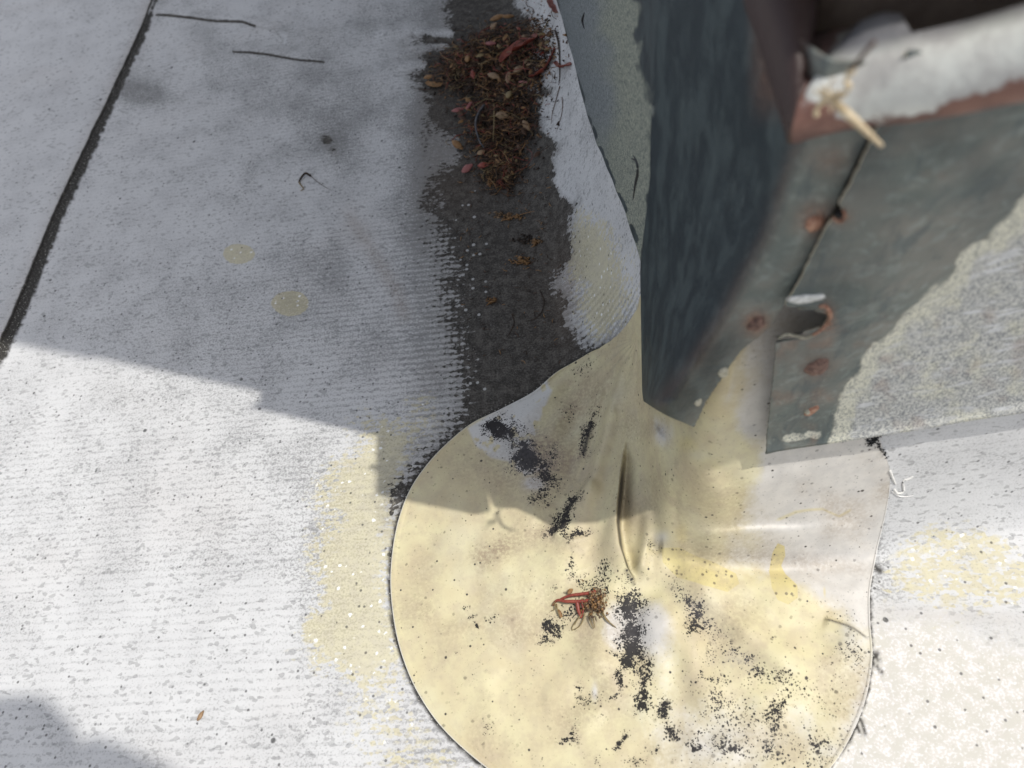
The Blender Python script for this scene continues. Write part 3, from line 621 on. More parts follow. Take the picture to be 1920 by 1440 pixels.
# ------------------------------------------------------------------ sheet metal cladding of the curb
curb = empty('metal_clad_curb', (XA + .05, YC + .05, 0))
tag(curb, 'corroded grey-green metal flashing wrapped round the corner of the curb, torn open at its lower edge', 'flashing')
def yC(x, z):
    zc = np.clip(.125 + (x - .11) * .15 / .08, .10, .30)
    s = np.maximum(0, (z - zc) / (.36 - zc))
    fl = np.maximum(0, (.140 - z) / .024)
    amp = .013 + .014 * np.clip((x - .08) / .04, 0, 1)
    return .1885 - amp * s ** 1.3 - .0035 * fl ** 1.5 + .0022 * (vnoise(x * 1, z, .05, 41, 2) - .5)
def onC(u, v):
    r = ray(u, v); y = .18
    for _ in range(40):
        p = O + y / r[1] * r; y = .5 * y + .5 * float(yC(np.array([p[0]]), np.array([p[2]]))[0])
    return p
def metal_attrs(P, kind):
    U, V = survey(P); a = {}
    z0 = np.zeros(len(P)); nz = (vnoise(U, V, 40, 42, 4) - .5)
    if kind == 'C':
        s = sdist(U, V, [(1545, 850), (1560, 775), (1598, 705), (1640, 642), (1690, 590), (1735, 552), (1775, 520), (1800, 470), (1850, 445), (1885, 410), (1930, 350), (2100, 200), (2600, -100), (9000, -1200), (9000, 1500), (1545, 1000)]) + nz * 24
        a['crust'] = np.clip(.5 + s / 75, 0, .86); a['cream'] = np.clip(1 - smooth(s, -5, 60) * (.75 + 1.6 * nz), 0, 1)
        bt = blob(U, V, 1505, 816, 80, 17, -8, .62) * (.6 + .8 * vnoise(U, V, 14, 91)); a['crust'] = np.maximum(a['crust'], bt)
        a['tone'] = np.clip(.55 + 1.1 * (vnoise(U, V, 110, 43, 3) - .5) + .25 * smooth(V, 200, 350), 0, 1)
        a['tone'] = a['tone'] * (1 - .4 * blob(U, V, 1560, 520, 60, 40)) + 0
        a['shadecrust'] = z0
        a['rust'] = np.clip(blob(U, V, 1532, 688, 30, 24, -10, .45) + blob(U, V, 1575, 405, 22, 16, 0, .5) + blob(U, V, 1552, 600, 12, 30, 0, .9) + .3 * smooth(vnoise(U, V, 50, 44), .68, .85), 0, 1)
    elif kind == 'A':
        s = sdist(U, V, [(900, -200), (1175, -200), (1190, 0), (1208, 120), (1222, 230), (1222, 420), (1200, 560), (900, 560)]) + nz * 50
        a['crust'] = np.clip(.5 + s / 75, 0, 1) * (1 - .9 * np.exp(-((ldist(U, V, [(1040, 0), (1080, 150), (1120, 270), (1175, 400), (1203, 490)])[0]) / 9) ** 2) * smooth(vnoise(U, V, 25, 45), .35, .6))
        a['cream'] = np.clip(1 - smooth(s, 40, 90) + smooth(V, 200, 330), 0, 1); a['tone'] = z0 + .05; a['shadecrust'] = z0 + 1  # whole left face coloured as in shade: dark tone, darker crust
        a['rust'] = z0
    else:
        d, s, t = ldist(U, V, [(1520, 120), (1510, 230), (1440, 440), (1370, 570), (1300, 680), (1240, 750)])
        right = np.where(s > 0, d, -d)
        k = smooth(right, -14, 22)  # tone paints the shaded left face darker, up to the bend
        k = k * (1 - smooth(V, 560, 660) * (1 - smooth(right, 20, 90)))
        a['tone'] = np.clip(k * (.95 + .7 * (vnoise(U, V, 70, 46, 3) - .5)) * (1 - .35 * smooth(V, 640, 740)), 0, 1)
        sA = sdist(U, V, [(900, -300), (1175, -300), (1190, 0), (1208, 120), (1222, 230), (1200, 300), (900, 300)]) + nz * 60
        a['crust'] = np.clip(np.clip(.52 + sA / 150, 0, 1) * (1 - smooth(V, 190, 300)) + blob(U, V, 1275, 795, 30, 16, 20, .5) + blob(U, V, 1225, 735, 14, 10, 0, .40) + .30 * smooth(vnoise(U, V, 22, 47), .75, .9), 0, 1); a['cream'] = z0 + .6
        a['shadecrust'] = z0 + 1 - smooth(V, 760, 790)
        a['rust'] = np.clip(blob(U, V, 1418, 605, 24, 22, 0, .9) + blob(U, V, 1532, 410, 34, 30, 0, .8) + blob(U, V, 1560, 300, 40, 30, 0, .35) + .40 * (1 - smooth(V, 150, 250)) * smooth(U, 1395, 1440) * (1 - smooth(U, 1505, 1530)) + .16 * np.exp(-(d / 14) ** 2), 0, 1)
    a['lip'] = z0
    return a
def thicken(o, t=.0009):
    m = o.modifiers.new('thickness', 'SOLIDIFY'); m.thickness = t; m.offset = 0; return o

# left side sheet
def build_A():
    ys = np.concatenate([np.arange(.285, .9, .003), [1.0, 1.4, 2.2]]); 
    botpx = [(1203, 490), (1175, 400), (1120, 270), (1080, 150), (1040, 0), (1020, -80)]
    bp = np.array([plane(u, v, (1, 0, -.04), .051) for u, v in botpx]); o_ = np.argsort(bp[:, 1])
    P = []
    ks = np.linspace(0, 1, 110)
    for y in ys:
        zb = np.interp(y, bp[o_, 1], bp[o_, 2]) - (.01 if y < .30 else 0) + .0008 * math.sin(y * 140)
        z = zb + (.372 - zb) * ks
        x = .051 + .04 * z + .0016 * (vnoise(z * 0 + y, z, .07, 48, 2) - .5)
        P.append(np.stack([x, z * 0 + y, z], 1))
    P = np.array(P); sh = P.shape[:2]; P = P.reshape(-1, 3)
    a = metal_attrs(P, 'A')
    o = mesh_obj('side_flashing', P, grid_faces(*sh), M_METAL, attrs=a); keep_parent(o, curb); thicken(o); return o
A_ob = build_A()

def build_C():
    lp = [(1437, 842), (1440, 800), (1446, 740), (1452, 680), (1455, 640), (1456, 632), (1474, 625), (1496, 629), (1512, 631), (1530, 622), (1542, 612), (1550, 600), (1553, 588), (1549, 577), (1538, 574), (1525, 580), (1505, 577), (1488, 579), (1474, 573), (1472, 566), (1480, 556), (1500, 522), (1520, 480), (1537, 446), (1552, 418), (1566, 402), (1578, 398), (1580, 390), (1572, 380), (1590, 350), (1612, 305), (1645, 235), (1665, 190)]
    L = np.array([onC(u, v) for u, v in lp])
    zz = L[:, 2].copy(); 
    # rows at constant height, monotone by construction
    order = np.argsort(zz, kind='stable'); zz = zz[order]; xx = L[order, 0]
    zr = np.unique(np.concatenate([np.arange(.1165, .372, .0018), np.linspace(zz[(zz > .235)].min(), .2625, 40)])); zr.sort()
    P = []
    for z in zr:
        x0 = np.interp(z, zz, xx) + .0006 * (mnoise.noise(Vector((z * 400, 1, 2))))
        zb = z
        xs = x0 + (np.linspace(0, 1, 260) ** 1.7) * (.75 - x0)
        y = yC(xs, np.full(xs.shape, z))
        P.append(np.stack([xs, y, np.full(xs.shape, zb)], 1))
    P = np.array(P); sh = P.shape[:2]
    lipm = np.zeros(sh); lipm[:, :2] = 1; lipm[zr < .236, :] = 0
    P = P.reshape(-1, 3); a = metal_attrs(P, 'C'); a['lip'] = lipm.ravel() * .8
    o = mesh_obj('front_flashing', P, grid_faces(*sh), M_METAL, attrs=a); keep_parent(o, curb); thicken(o, .0011)
    # curled copper-brown lip round the torn notch
    px = [(1474, 567), (1490, 578), (1508, 577), (1526, 580), (1540, 573), (1552, 579), (1555, 592), (1549, 604), (1540, 615), (1526, 624), (1508, 630), (1490, 628), (1472, 626), (1457, 632)]
    return o
C_ob = build_C()

def build_B():
    rows = [((1245, -160), (1548, 118), (1685, 135)), ((1238, -40), (1528, 165), (1675, 165)), ((1224, 200), (1512, 225), (1655, 235)), ((1221, 290), (1480, 350), (1600, 345)), ((1219, 350), (1440, 440), (1562, 425)), ((1203, 490), (1370, 570), (1500, 540)), ((1203, 560), (1330, 630), (1450, 622)),
            ((1204, 640), (1290, 692), (1392, 672)), ((1205, 710), (1250, 752), (1352, 728)), ((1206, 738), (1240, 768), (1330, 760)), ((1208, 752), (1250, 782), (1304, 812))]
    C3 = []
    for (l, k, r) in rows:
        pk = onC(*k) + np.array([0, .0015, 0]); pr = onC(*r) + np.array([0, .004, 0])
        g, n = ground(*l); q = plane(*l, (1, 0, -.04), .0475)
        if g is not None and np.linalg.norm(q - O) > np.linalg.norm(g - O) - .006: q = O + ray(*l) * (np.linalg.norm(g - O) - .006)
        for pp in (pk, pr):
            pass
        C3.append((q, pk, pr))
    C3 = np.array(C3)
    nr = 150; tt = np.linspace(0, len(rows) - 1, nr); idx = np.arange(len(rows))
    def cr(arr, t):
        i = min(int(t), len(arr) - 2); s = t - i
        p0, p1, p2, p3 = arr[max(i - 1, 0)], arr[i], arr[i + 1], arr[min(i + 2, len(arr) - 1)]
        return .5 * ((2 * p1) + (-p0 + p2) * s + (2 * p0 - 5 * p1 + 4 * p2 - p3) * s * s + (-p0 + 3 * p1 - 3 * p2 + p3) * s ** 3)
    P = []
    for j, t in enumerate(tt):
        l, k, r = cr(C3[:, 0], t), cr(C3[:, 1], t), cr(C3[:, 2], t)
        fr = .16 + .25 * max(0, t - 6) / 4    # bend radius grows towards the bottom
        row = []
        for s in np.linspace(0, 1 - fr, 40): row.append(l + (k - l) * s)
        a0, a1 = l + (k - l) * (1 - fr), k + (r - k) * fr
        for s in np.linspace(0, 1, 26)[1:-1]: row.append((1 - s) ** 2 * a0 + 2 * s * (1 - s) * k + s * s * a1)
        jag = .0009 * mnoise.noise(Vector((t * 6, 3, 3))) + .0005 * mnoise.noise(Vector((t * 22, 7, 3)))
        for s in np.linspace(fr, 1, 24): row.append(k + (r - k) * s + (jag if s > .99 else 0) * np.array([1, 0, 0]))
        P.append(row)
    P = np.array(P); sh = P.shape[:2]; P = P.reshape(-1, 3)
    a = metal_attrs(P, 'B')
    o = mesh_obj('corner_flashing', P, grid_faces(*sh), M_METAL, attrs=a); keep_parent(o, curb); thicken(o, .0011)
    return o
B_ob = build_B()
bpy.context.view_layer.update(); dg = bpy.context.evaluated_depsgraph_get()
B_tree = BVHTree.FromObject(B_ob, dg); C_tree = BVHTree.FromObject(C_ob, dg); A_tree = BVHTree.FromObject(A_ob, dg)

# nails, rusted-through spots
M_RUST = simple('flaking_rust', (.075, .04, .032), (.22, .13, .10), 600, .8, bump=.6)
M_PALE = simple('pale_corrosion', (.30, .29, .22), (.46, .43, .34), 500, .8, bump=.4)
M_COPPER = simple('bare_rust_edge', (.24, .10, .06), (.42, .25, .17), 500, .7, bump=.4)
def frame(n):
    n = Vector(n).normalized(); t = n.orthogonal().normalized(); up = Vector((0, 0, 1))
    t = (up - n * up.dot(n)); t = t.normalized() if t.length > .1 else n.orthogonal().normalized()
    return t.cross(n).normalized(), t, n
def disc(name, tree, u, v, ru, rv, mat, hgt, parent, lab=None, seed=0, hole=False, ang=0):
    p, n = hit(tree, u, v)
    if p is None: return None
    n = Vector(n); n = n if n.dot(Vector(O - p)) > 0 else -n
    sc = np.linalg.norm(p - O) / F; X_, Y_, N_ = frame(n)
    verts = [Vector(p) + N_ * hgt]; faces = []; rings = 6; seg = 26; r0 = random.Random(seed)
    ph = [r0.uniform(0, 6.28) for _ in range(4)]; ca, sa = math.cos(ang), math.sin(ang)
    for i in range(1, rings + 1):
        f = i / rings; z = (hgt * (1 - f ** 3) + .0003) if not hole else (hgt * math.exp(-((f - .75) / .22) ** 2) - .0003)
        if i == rings: z = -.0006
        for k in range(seg):
            a = k / seg * 2 * math.pi; w_ = 1 + .10 * math.sin(2 * a + ph[0]) + .07 * math.sin(3 * a + ph[1]) + .06 * math.sin(7 * a + ph[2])
            x, y = ru * sc * f * math.cos(a) * w_, rv * sc * f * math.sin(a) * w_
            verts.append(Vector(p) + X_ * (x * ca - y * sa) + Y_ * (x * sa + y * ca) + N_ * (z + .0003 * mnoise.noise(Vector((k, i, seed)))))
    for k in range(seg): faces.append((0, 1 + k, 1 + (k + 1) % seg))
    for i in range(rings - 1):
        for k in range(seg):
            a, b = 1 + i * seg + k, 1 + i * seg + (k + 1) % seg; faces.append((a, a + seg, b + seg, b))
    if hole: verts[0] = Vector(p) - N_ * .0002
    o = mesh_obj(name, [tuple(q) for q in verts], faces, mat); keep_parent(o, parent)
    if lab: o['label'] = lab
    return o
disc('nail_head', C_tree, 1532, 688, 21, 34, M_RUST, .0018, curb, 'large rusted nail head on the right flashing', 1, ang=.3)
disc('nail_head', C_tree, 1521, 770, 14, 17, M_COPPER, .0008, curb, 'small orange rusted-out nail hole', 2)
disc('nail_head', C_tree, 1513, 771, 5, 8, M_PALE, .0014, curb, None, 12)
disc('nail_head', B_tree, 1418, 606, 15, 26, M_RUST, .0016, curb, None, 3)
disc('nail_head', B_tree, 1527, 418, 15, 24, M_COPPER, .0012, curb, None, 4)
disc('nail_head', B_tree, 1356, 698, 11, 18, M_PALE, .0012, curb, 'pale plugged nail hole', 5)
disc('nail_head', B_tree, 1309, 754, 8, 13, M_PALE, .0008, curb, None, 6)
M_HOLE = simple('dark_hole', (.006, .005, .005), (.012, .01, .01), 300, .9)  # near-black colour on a disc, painting the darkness inside a small hole
disc('rust_hole', C_tree, 1572, 400, 8, 9, M_HOLE, .0004, curb, None, 8)

def tube(pts, rad, seg=7, close=True):
    """swept tube; pts list of 3-vectors, rad list of radii -> verts, faces"""
    pts = [Vector(p) for p in pts]; V_, Fc = [], []; n = len(pts); up = Vector((.1, .2, 1)).normalized()
    for i, p in enumerate(pts):
        t = (pts[min(i + 1, n - 1)] - pts[max(i - 1, 0)]).normalized()
        a = t.cross(up); a = a.normalized() if a.length > 1e-4 else t.orthogonal().normalized(); b = t.cross(a)
        for k in range(seg):
            q = 2 * math.pi * k / seg; V_.append(tuple(p + (a * math.cos(q) + b * math.sin(q)) * rad[i]))
    for i in range(n - 1):
        for k in range(seg):
            a, b = i * seg + k, i * seg + (k + 1) % seg; Fc.append((a, b, b + seg, a + seg))
    if close: Fc += [tuple(range(seg))[::-1], tuple(range((n - 1) * seg, n * seg))]
    return V_, Fc
class Acc:
    def __init__(s): s.v, s.f, s.m = [], [], []
    def add(s, vf, m=0):
        o = len(s.v); s.v += [tuple(p) for p in vf[0]]; s.f += [tuple(i + o for i in q) for q in vf[1]]; s.m += [m] * len(vf[1])
    def build(s, name, mats, parent=None):
        if not isinstance(mats, list): mats = [mats]
        o = mesh_obj(name, s.v, s.f, mats=mats, fm=s.m)
        if parent: keep_parent(o, parent)
        return o
def spline(pts, n):
    P = [Vector(p) for p in pts]; out = []
    for j in range(n):
        t = j / (n - 1) * (len(P) - 1); i = min(int(t), len(P) - 2); s = t - i
        p0, p1, p2, p3 = P[max(i - 1, 0)], P[i], P[i + 1], P[min(i + 2, len(P) - 1)]
        out.append(.5 * ((2 * p1) + (p2 - p0) * s + (2 * p0 - 5 * p1 + 4 * p2 - p3) * s * s + (3 * p1 - p0 - 3 * p2 + p3) * s ** 3))
    return out
# torn rusty rim round the notch and along the small hole
def rim(px, r, name, mat, lab=None):
    pts = [onC(u, v) + np.array([0, -.0008, 0]) for u, v in px]
    pts = spline(pts, 60); rad = [r * (1 + .5 * mnoise.noise(Vector((i * .6, 0, 5)))) for i in range(60)]
    pts = [p + Vector((mnoise.noise(Vector((i * .5, 1, 1))), mnoise.noise(Vector((i * .5, 2, 1))), mnoise.noise(Vector((i * .5, 3, 1))))) * .0006 for i, p in enumerate(pts)]
    a = Acc(); a.add(tube(pts, rad, 8)); o = a.build(name, mat, curb)
    if lab: o['label'] = lab
rim([(1535, 572), (1546, 571), (1555, 582), (1553, 597), (1545, 609), (1536, 617), (1524, 624)], .0008, 'torn_rim', M_COPPER, 'orange rusted rim of the torn hole')
rim([(1524, 625), (1508, 631), (1492, 627), (1474, 624), (1459, 631)], .0005, 'torn_rim', M_PALE, 'pale curled lower rim of the torn hole')
rim([(1560, 405), (1572, 412), (1582, 404), (1580, 392)], .0005, 'torn_rim', M_COPPER)
M_SILVER = simple('bright_bare_metal', (.42, .43, .42), (.70, .71, .70), 500, .35, bump=.5)

disc('bare_metal_spot', C_tree, 1510, 560, 32, 13, M_SILVER, .0003, curb, 'bright bare metal just above the torn hole', 31)  # bare metal, its silver highlight put into the pale colour
# ---- rolled drip edge along the top of the cladding
def hem_mat():
    b = NB('white_painted_rusty_drip_edge', .55); p = b.pos(); n1 = b.noise(p, 90, 4, .65); n2 = b.noise(p, 500, 3, .6)
    rust = b.mix(b.st(n1, .35, .65), (.085, .034, .030), (.20, .10, .075)); white = b.mix(b.st(n1, .35, .65), (.60, .61, .57), (.42, .41, .39))
    m = b.st(b.mad(n1, .9, b.attr('rust')), .92, 1.02)
    rust = b.mix(b.st(b.attr('rust'), .9, 1.4), rust, (.035, .018, .016))  # highest values darken the rust further: shade painted on the side return
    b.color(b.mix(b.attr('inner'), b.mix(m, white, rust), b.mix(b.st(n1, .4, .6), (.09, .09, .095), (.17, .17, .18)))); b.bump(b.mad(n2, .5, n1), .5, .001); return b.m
M_HEM = hem_mat()
def hem_profile():
    c = (.0095, .3655); pr = []
    pr.append((.030, .3730)); pr.append((.022, .3770)); pr.append((.014, .3765))
    for k in range(15):
        a = math.radians(100 + k * 13); pr.append((c[0] + .0090 * math.cos(a), c[1] + .0105 * math.sin(a)))
    return pr      # (offset inwards from the hem line, z)
def build_hem():
    pr = hem_profile(); n = len(pr)
    path = [(-1.2, 'A')]
    xs = np.concatenate([np.arange(0, .2, .004), np.arange(.2, .8, .02)])
    acc = []
    # along the front
    x0, y0 = .0665, .1525
    for x in xs[::-1]: acc.append(('C', x))
    for y in xs: acc.append(('A', y))
    P = []; ru = []; inn = []
    for kind, s in acc:
        wob = .0015 * mnoise.noise(Vector((s * 30, 5 if kind == 'C' else 9, 0)))
        for (o_, z) in pr:
            if kind == 'C' and s > .032 and o_ > .020: z = .3600
            zz = z + wob * (.5 if z > .38 else 1)
            if kind == 'C':
                k_ = float(np.interp(s, [0, .015, .03, .06, .10], [1.125, 1.10, 1.05, .965, .94])) - 1
                P.append((max(x0 + s, x0 + o_) * (1 + k_), y0 * (1 + k_) + o_ + wob, zz - .134 * k_))
            else:
                q_ = min(1, s / .035); P.append((x0 + .0080 * (1 - q_) + .0065 * q_ + o_ * .5, max(y0 * 1.125 + s, y0 * 1.125 + o_), zz - .0167 * (1 - q_) - .002 * q_))
            lv = (.366 - z) / .008
            k = np.clip(lv, -1, 1) * .34 + .42
            if kind == 'A': k = 1.6
            elif o_ > .012: k = -.3
            elif s < .012: k += .3
            if kind == 'C' and s > .045: k += .14 * min(1, (s - .045) / .02)
            ru.append(k); inn.append(float(kind == 'C' and o_ > .013))  # inner flange mixed to dark grey, its shade put into the colour
    P = np.array(P)
    o = mesh_obj('drip_edge', P, grid_faces(len(acc), n), M_HEM, attrs={'rust': np.array(ru), 'inner': np.array(inn)}); keep_parent(o, curb); thicken(o, .0012)
    o['label'] = 'rolled drip edge with white paint above and red rust below'
build_hem()
# solid core of the curb behind the sheet metal
def box(a, x0, x1, y0, y1, z0, z1, m=0):
    v = [(x, y, z) for x in (x0, x1) for y in (y0, y1) for z in (z0, z1)]
    a.add((v, [(0, 1, 3, 2), (4, 6, 7, 5), (0, 4, 5, 1), (2, 3, 7, 6), (0, 2, 6, 4), (1, 5, 7, 3)]), m)
core = Acc(); box(core, XA + .012, 1.0, YC + .012, 1.6, -.01, .383); core.build('curb_core', simple('old_board', (.10, .07, .05), (.16, .12, .09), 60), curb)

# ---- shingled wall standing on the curb
M_SHIN = simple('weathered_cedar', (.20, .17, .13), (.34, .30, .24), 140, .85, 5, bump=.6)
M_SHIN2 = simple('pale_cedar', (.30, .26, .19), (.42, .37, .28), 160, .85, 5, bump=.6)
wall = empty('shingled_wall', (.12, .24, .392))
tag(wall, 'weathered wooden shingle wall above the metal curb, its lowest butts overhanging the drip edge', 'wall')
wc = Acc(); box(wc, .115, 1.0, .262, 1.5, .386, 2.15); wc.build('sheathing', simple('old_sheathing', (.08, .06, .05), (.14, .11, .08), 60), wall)
def shingle(xa, xb, yb, yt, z0, z1, side, first, mat, th=.011):
    """tapered shingle; side C faces -y, side A faces -x. (yb, yt): face offsets at butt and top"""
    a = Acc(); n = 8; v = []
    for i in range(n + 1):
        s = xa + (xb - xa) * i / n; dz = .0022 * mnoise.noise(Vector((s * 25, z0 * 9, first))); dy = .0012 * mnoise.noise(Vector((s * 30, z0 * 7, first + 3)))
        for (yy, z) in ((yb + dy, z0 + dz), (yt + dy, z1), (yt + .003 + dy, z1), (yb + th + dy, z0 + dz)):
            v.append((s, yy, z) if side == 'C' else (yy, s, z))
    f = []
    for i in range(n):
        for k in range(4): f.append((i * 4 + k, (i + 1) * 4 + k, (i + 1) * 4 + (k + 1) % 4, i * 4 + (k + 1) % 4))
    f += [(3, 2, 1, 0), (n * 4, n * 4 + 1, n * 4 + 2, n * 4 + 3)]
    a.add((v, f)); o = a.build('shingle', mat, wall)
    for p in o.data.polygons: p.use_smooth = False
courses = [(.3955, .575, .158, .185, .074, .076), (.566, .84, .2125, .2155, .080, .083), (.826, 1.25, .2325, .2355, .082, .084), (1.24, 1.70, .2325, .2355, .082, .084), (1.69, 2.2, .2325, .2355, .082, .084)]
k = 0
for (z0, z1, yb, yt, xb, xt) in courses:
    s = xb; first = True
    while s < .95:
        wdt = random.uniform(.10, .17) if s < .6 else .3
        yb0, yt0 = yb, yt
        if z0 < .5 and s < .17: wdt = .045; yb0 = .178 if first else (.170 if s < .13 else .162)
        shingle(s, s + wdt - .0025, yb0, yt0, z0, z1, 'C', k, M_SHIN if k % 3 else M_SHIN2); s += wdt; k += 1; first = False
    s = yb + .0035
    while s < 1.35:
        wdt = random.uniform(.12, .2) if s < .6 else .35
        shingle(s, s + wdt - .0025, xb + .004, xt + .004, z0, z1, 'A', k, M_SHIN); s += wdt; k += 1
#PART2
# ------------------------------------------------------------------ small loose things
def off(u, v, h):
    """point lying h above whatever surface is at that place of the roof"""
    p, n = ground(u, v); return Vector(p) + Vector((0, 0, h))
def strand(pts, hs, rad, n=14, seg=5, tip=.3):
    """thin stem laid over the surface along surveyed points"""
    P = [off(u, v, h) for (u, v), h in zip(pts, hs)]
    P = spline(P, n); return tube(P, [rad * (1 - (1 - tip) * (i / (n - 1)) ** 2) for i in range(n)], seg)
M_STRAW = simple('dry_straw', (.40, .31, .19), (.62, .52, .36), 400, .7)
M_RED = simple('red_stalk', (.17, .026, .018), (.28, .06, .035), 500, .45)
M_REDLEAF = simple('dried_red_leaf', (.13, .022, .015), (.22, .048, .025), 200, .55)
M_TAN = simple('tan_seed_husk', (.19, .12, .065), (.30, .20, .115), 300, .6)
M_OCHRE = simple('ochre_husk', (.20, .10, .035), (.30, .17, .07), 300, .6)
M_PINK = simple('pink_petal', (.24, .075, .07), (.31, .12, .11), 300, .6)
M_BROWN = simple('brown_fibre', (.048, .024, .014), (.11, .058, .032), 300, .7)
M_DKBR = simple('dark_fibre', (.016, .010, .007), (.05, .028, .015), 300, .8)
M_OLIVE = simple('olive_stem', (.16, .12, .05), (.26, .19, .09), 300, .6)
M_BLK = simple('black_scrap', (.010, .012, .014), (.02, .022, .024), 300, .6)

# broken straw stub hooked over the drip edge
tw = empty('straw_stub', tuple(ypl(1560, 190, .150)))
tag(tw, 'pale broken straw stub poking down from the white drip edge', 'straw')
a = Acc(); T = [(1556, 183, .1655), (1575, 200, .1600), (1600, 224, .1550), (1628, 250, .1520), (1653, 273, .1505)]
P = spline([ypl(u, v, y) for u, v, y in T], 16)
a.add(tube(P, [.0006 + .0006 * math.sin(math.pi * min(1, i / 15 * 1.05 + .05)) for i in range(16)], 8)); a.build('stem', M_STRAW, tw)
a = Acc(); P = spline([ypl(u, v, y) for u, v, y in [(1600, 130, .1545), (1585, 150, .1565), (1592, 165, .1560), (1575, 180, .1590), (1545, 190, .1640), (1530, 205, .168), (1532, 218, .1685)]], 18)
a.add(tube(P, [.0007 + .0003 * math.sin(i * 1.7) for i in range(18)], 7)); a.build('knot', M_STRAW, tw)
a = Acc()
for _ in range(16):
    u0, v0 = 1555 + random.uniform(-12, 12), 182 + random.uniform(-10, 10); an = random.uniform(0, 6.28); L = random.uniform(12, 34)
    P = spline([ypl(u0, v0, .160), ypl(u0 + L * .5 * math.cos(an), v0 + L * .5 * math.sin(an), .1585), ypl(u0 + L * math.cos(an + .5), v0 + L * math.sin(an + .5), .1580)], 7)
    a.add(tube(P, [.00025] * 7, 4))
a.build('frayed_end', M_STRAW, tw)
a = Acc(); P = spline([ypl(1590, 140, .1560), ypl(1612, 110, .1520), ypl(1640, 78, .150)], 10); a.add(tube(P, [.0005] * 10, 6)); a.build('thin_stalk', M_BROWN, tw)

# litter of leaves, husks and fibres heaped in the stained valley
def pile_h(u, v):
    k = math.exp(-((u - 945) / 85) ** 2 - ((v - 215) / 95) ** 2) + .8 * math.exp(-((u - 930) / 95) ** 2 - ((v - 110) / 60) ** 2) + .2 * math.exp(-((u - 860) / 60) ** 2 - ((v - 130) / 50) ** 2)
    return .013 * min(k, 1.0)
def rnd_spot(r):
    while True:
        c = r.choice([(945, 215, 62, 60), (940, 250, 60, 50), (930, 105, 66, 42), (870, 140, 50, 34), (950, 160, 60, 50), (940, 320, 26, 26), (1000, 90, 40, 50)])
        u, v = r.gauss(c[0], c[2] * .55), r.gauss(c[1], c[3] * .6)
        if -40 < v < 420: return u, v
lit = Acc(); r = random.Random(3)
mats = [M_DKBR, M_BROWN, M_OCHRE, M_RED, M_OLIVE, M_TAN]
# humped mat of dark crumbs
for i in range(8200):
    u, v = rnd_spot(r); h = pile_h(u, v) * r.uniform(0, 1)
    p = off(u, v, h + .0008); s = r.uniform(.0006, .0019); q = [Vector((r.gauss(0, 1), r.gauss(0, 1), r.gauss(0, .5))) * s for _ in range(4)]
    lit.add(([p + x for x in q], [(0, 1, 2), (0, 2, 3), (0, 3, 1), (1, 3, 2)]), r.choice([0, 0, 0, 0, 1, 1, 2]))
for i in range(2300):
    u, v = rnd_spot(r); h = pile_h(u, v) * r.uniform(.5, 1.15) + .001
    p = off(u, v, h); an = r.uniform(0, 6.28); L = r.uniform(.004, .022) * (1 if r.random() < .85 else 1.6); b = r.uniform(-1.4, 1.4)
    P = [p + Vector((math.cos(an + b * t) * L * t, math.sin(an + b * t) * L * t, .003 * math.sin(3 * t) * r.uniform(-.3, 1))) for t in (0, .25, .5, .75, 1)]
    rd = r.choice([.00022, .0003, .00045]); lit.add(tube(P, [rd, rd, rd, rd, rd * .4], 4), r.choice([0, 0, 0, 1, 1, 1, 1, 2, 2, 3, 4]))
for i in range(200):   # small curled flakes
    u, v = rnd_spot(r); p = off(u, v, pile_h(u, v) * r.uniform(.6, 1.1) + .001); an = r.uniform(0, 6.28); L = r.uniform(.003, .007); W_ = L * r.uniform(.35, .6)
    ax, ay = Vector((math.cos(an), math.sin(an), r.uniform(-.3, .4))), Vector((-math.sin(an), math.cos(an), r.uniform(-.3, .3)))
    V_ = [p - ax * L, p - ay * W_, p + Vector((0, 0, L * .45)), p + ay * W_, p + ax * L]
    lit.add((V_, [(0, 1, 2), (0, 2, 3), (1, 4, 2), (2, 4, 3)]), r.choice([1, 2, 2, 1, 1, 3, 0, 4]))
o = lit.build('leaf_litter', mats); tag(o, 'brown heap of rotting leaf fibres and husks in the black stain beside the metal', 'debris', kind='stuff')
# thin scatter over the stain
lit = Acc()
for i in range(420):
    u, v = r.uniform(850, 1060), r.uniform(330, 690)
    if r.random() > math.exp(-((v - 330) / 170)) + .12: continue
    p = off(u, v, .0006); an = r.uniform(0, 6.28); L = r.uniform(.001, .006); b = r.uniform(-1, 1)
    P = [p + Vector((math.cos(an + b * t) * L * t, math.sin(an + b * t) * L * t, .0004)) for t in (0, .5, 1)]
    lit.add(tube(P, [.0003, .0004, .0002], 4), r.choice([0, 1, 0, 2, 1]))
for (cu, cv, n, su, sv, m) in [(978, 492, 60, 16, 7, 2), (1005, 455, 26, 9, 4, 2), (922, 565, 22, 8, 6, 2), (962, 408, 40, 26, 4, 2), (935, 402, 18, 12, 4, 5), (985, 450, 40, 14, 8, 0)]:
    for i in range(n):
        p = off(r.gauss(cu, su * .6), r.gauss(cv, sv * .6), .0012); s = .0014; q = [Vector((r.gauss(0, 1.3), r.gauss(0, .8), r.gauss(0, .5))) * s for _ in range(4)]
        lit.add(([p + x for x in q], [(0, 1, 2), (0, 2, 3), (0, 3, 1), (1, 3, 2)]), m)
o = lit.build('leaf_crumbs', mats); tag(o, 'thin scatter of brown crumbs over the black stain below the litter heap', 'debris', kind='stuff')

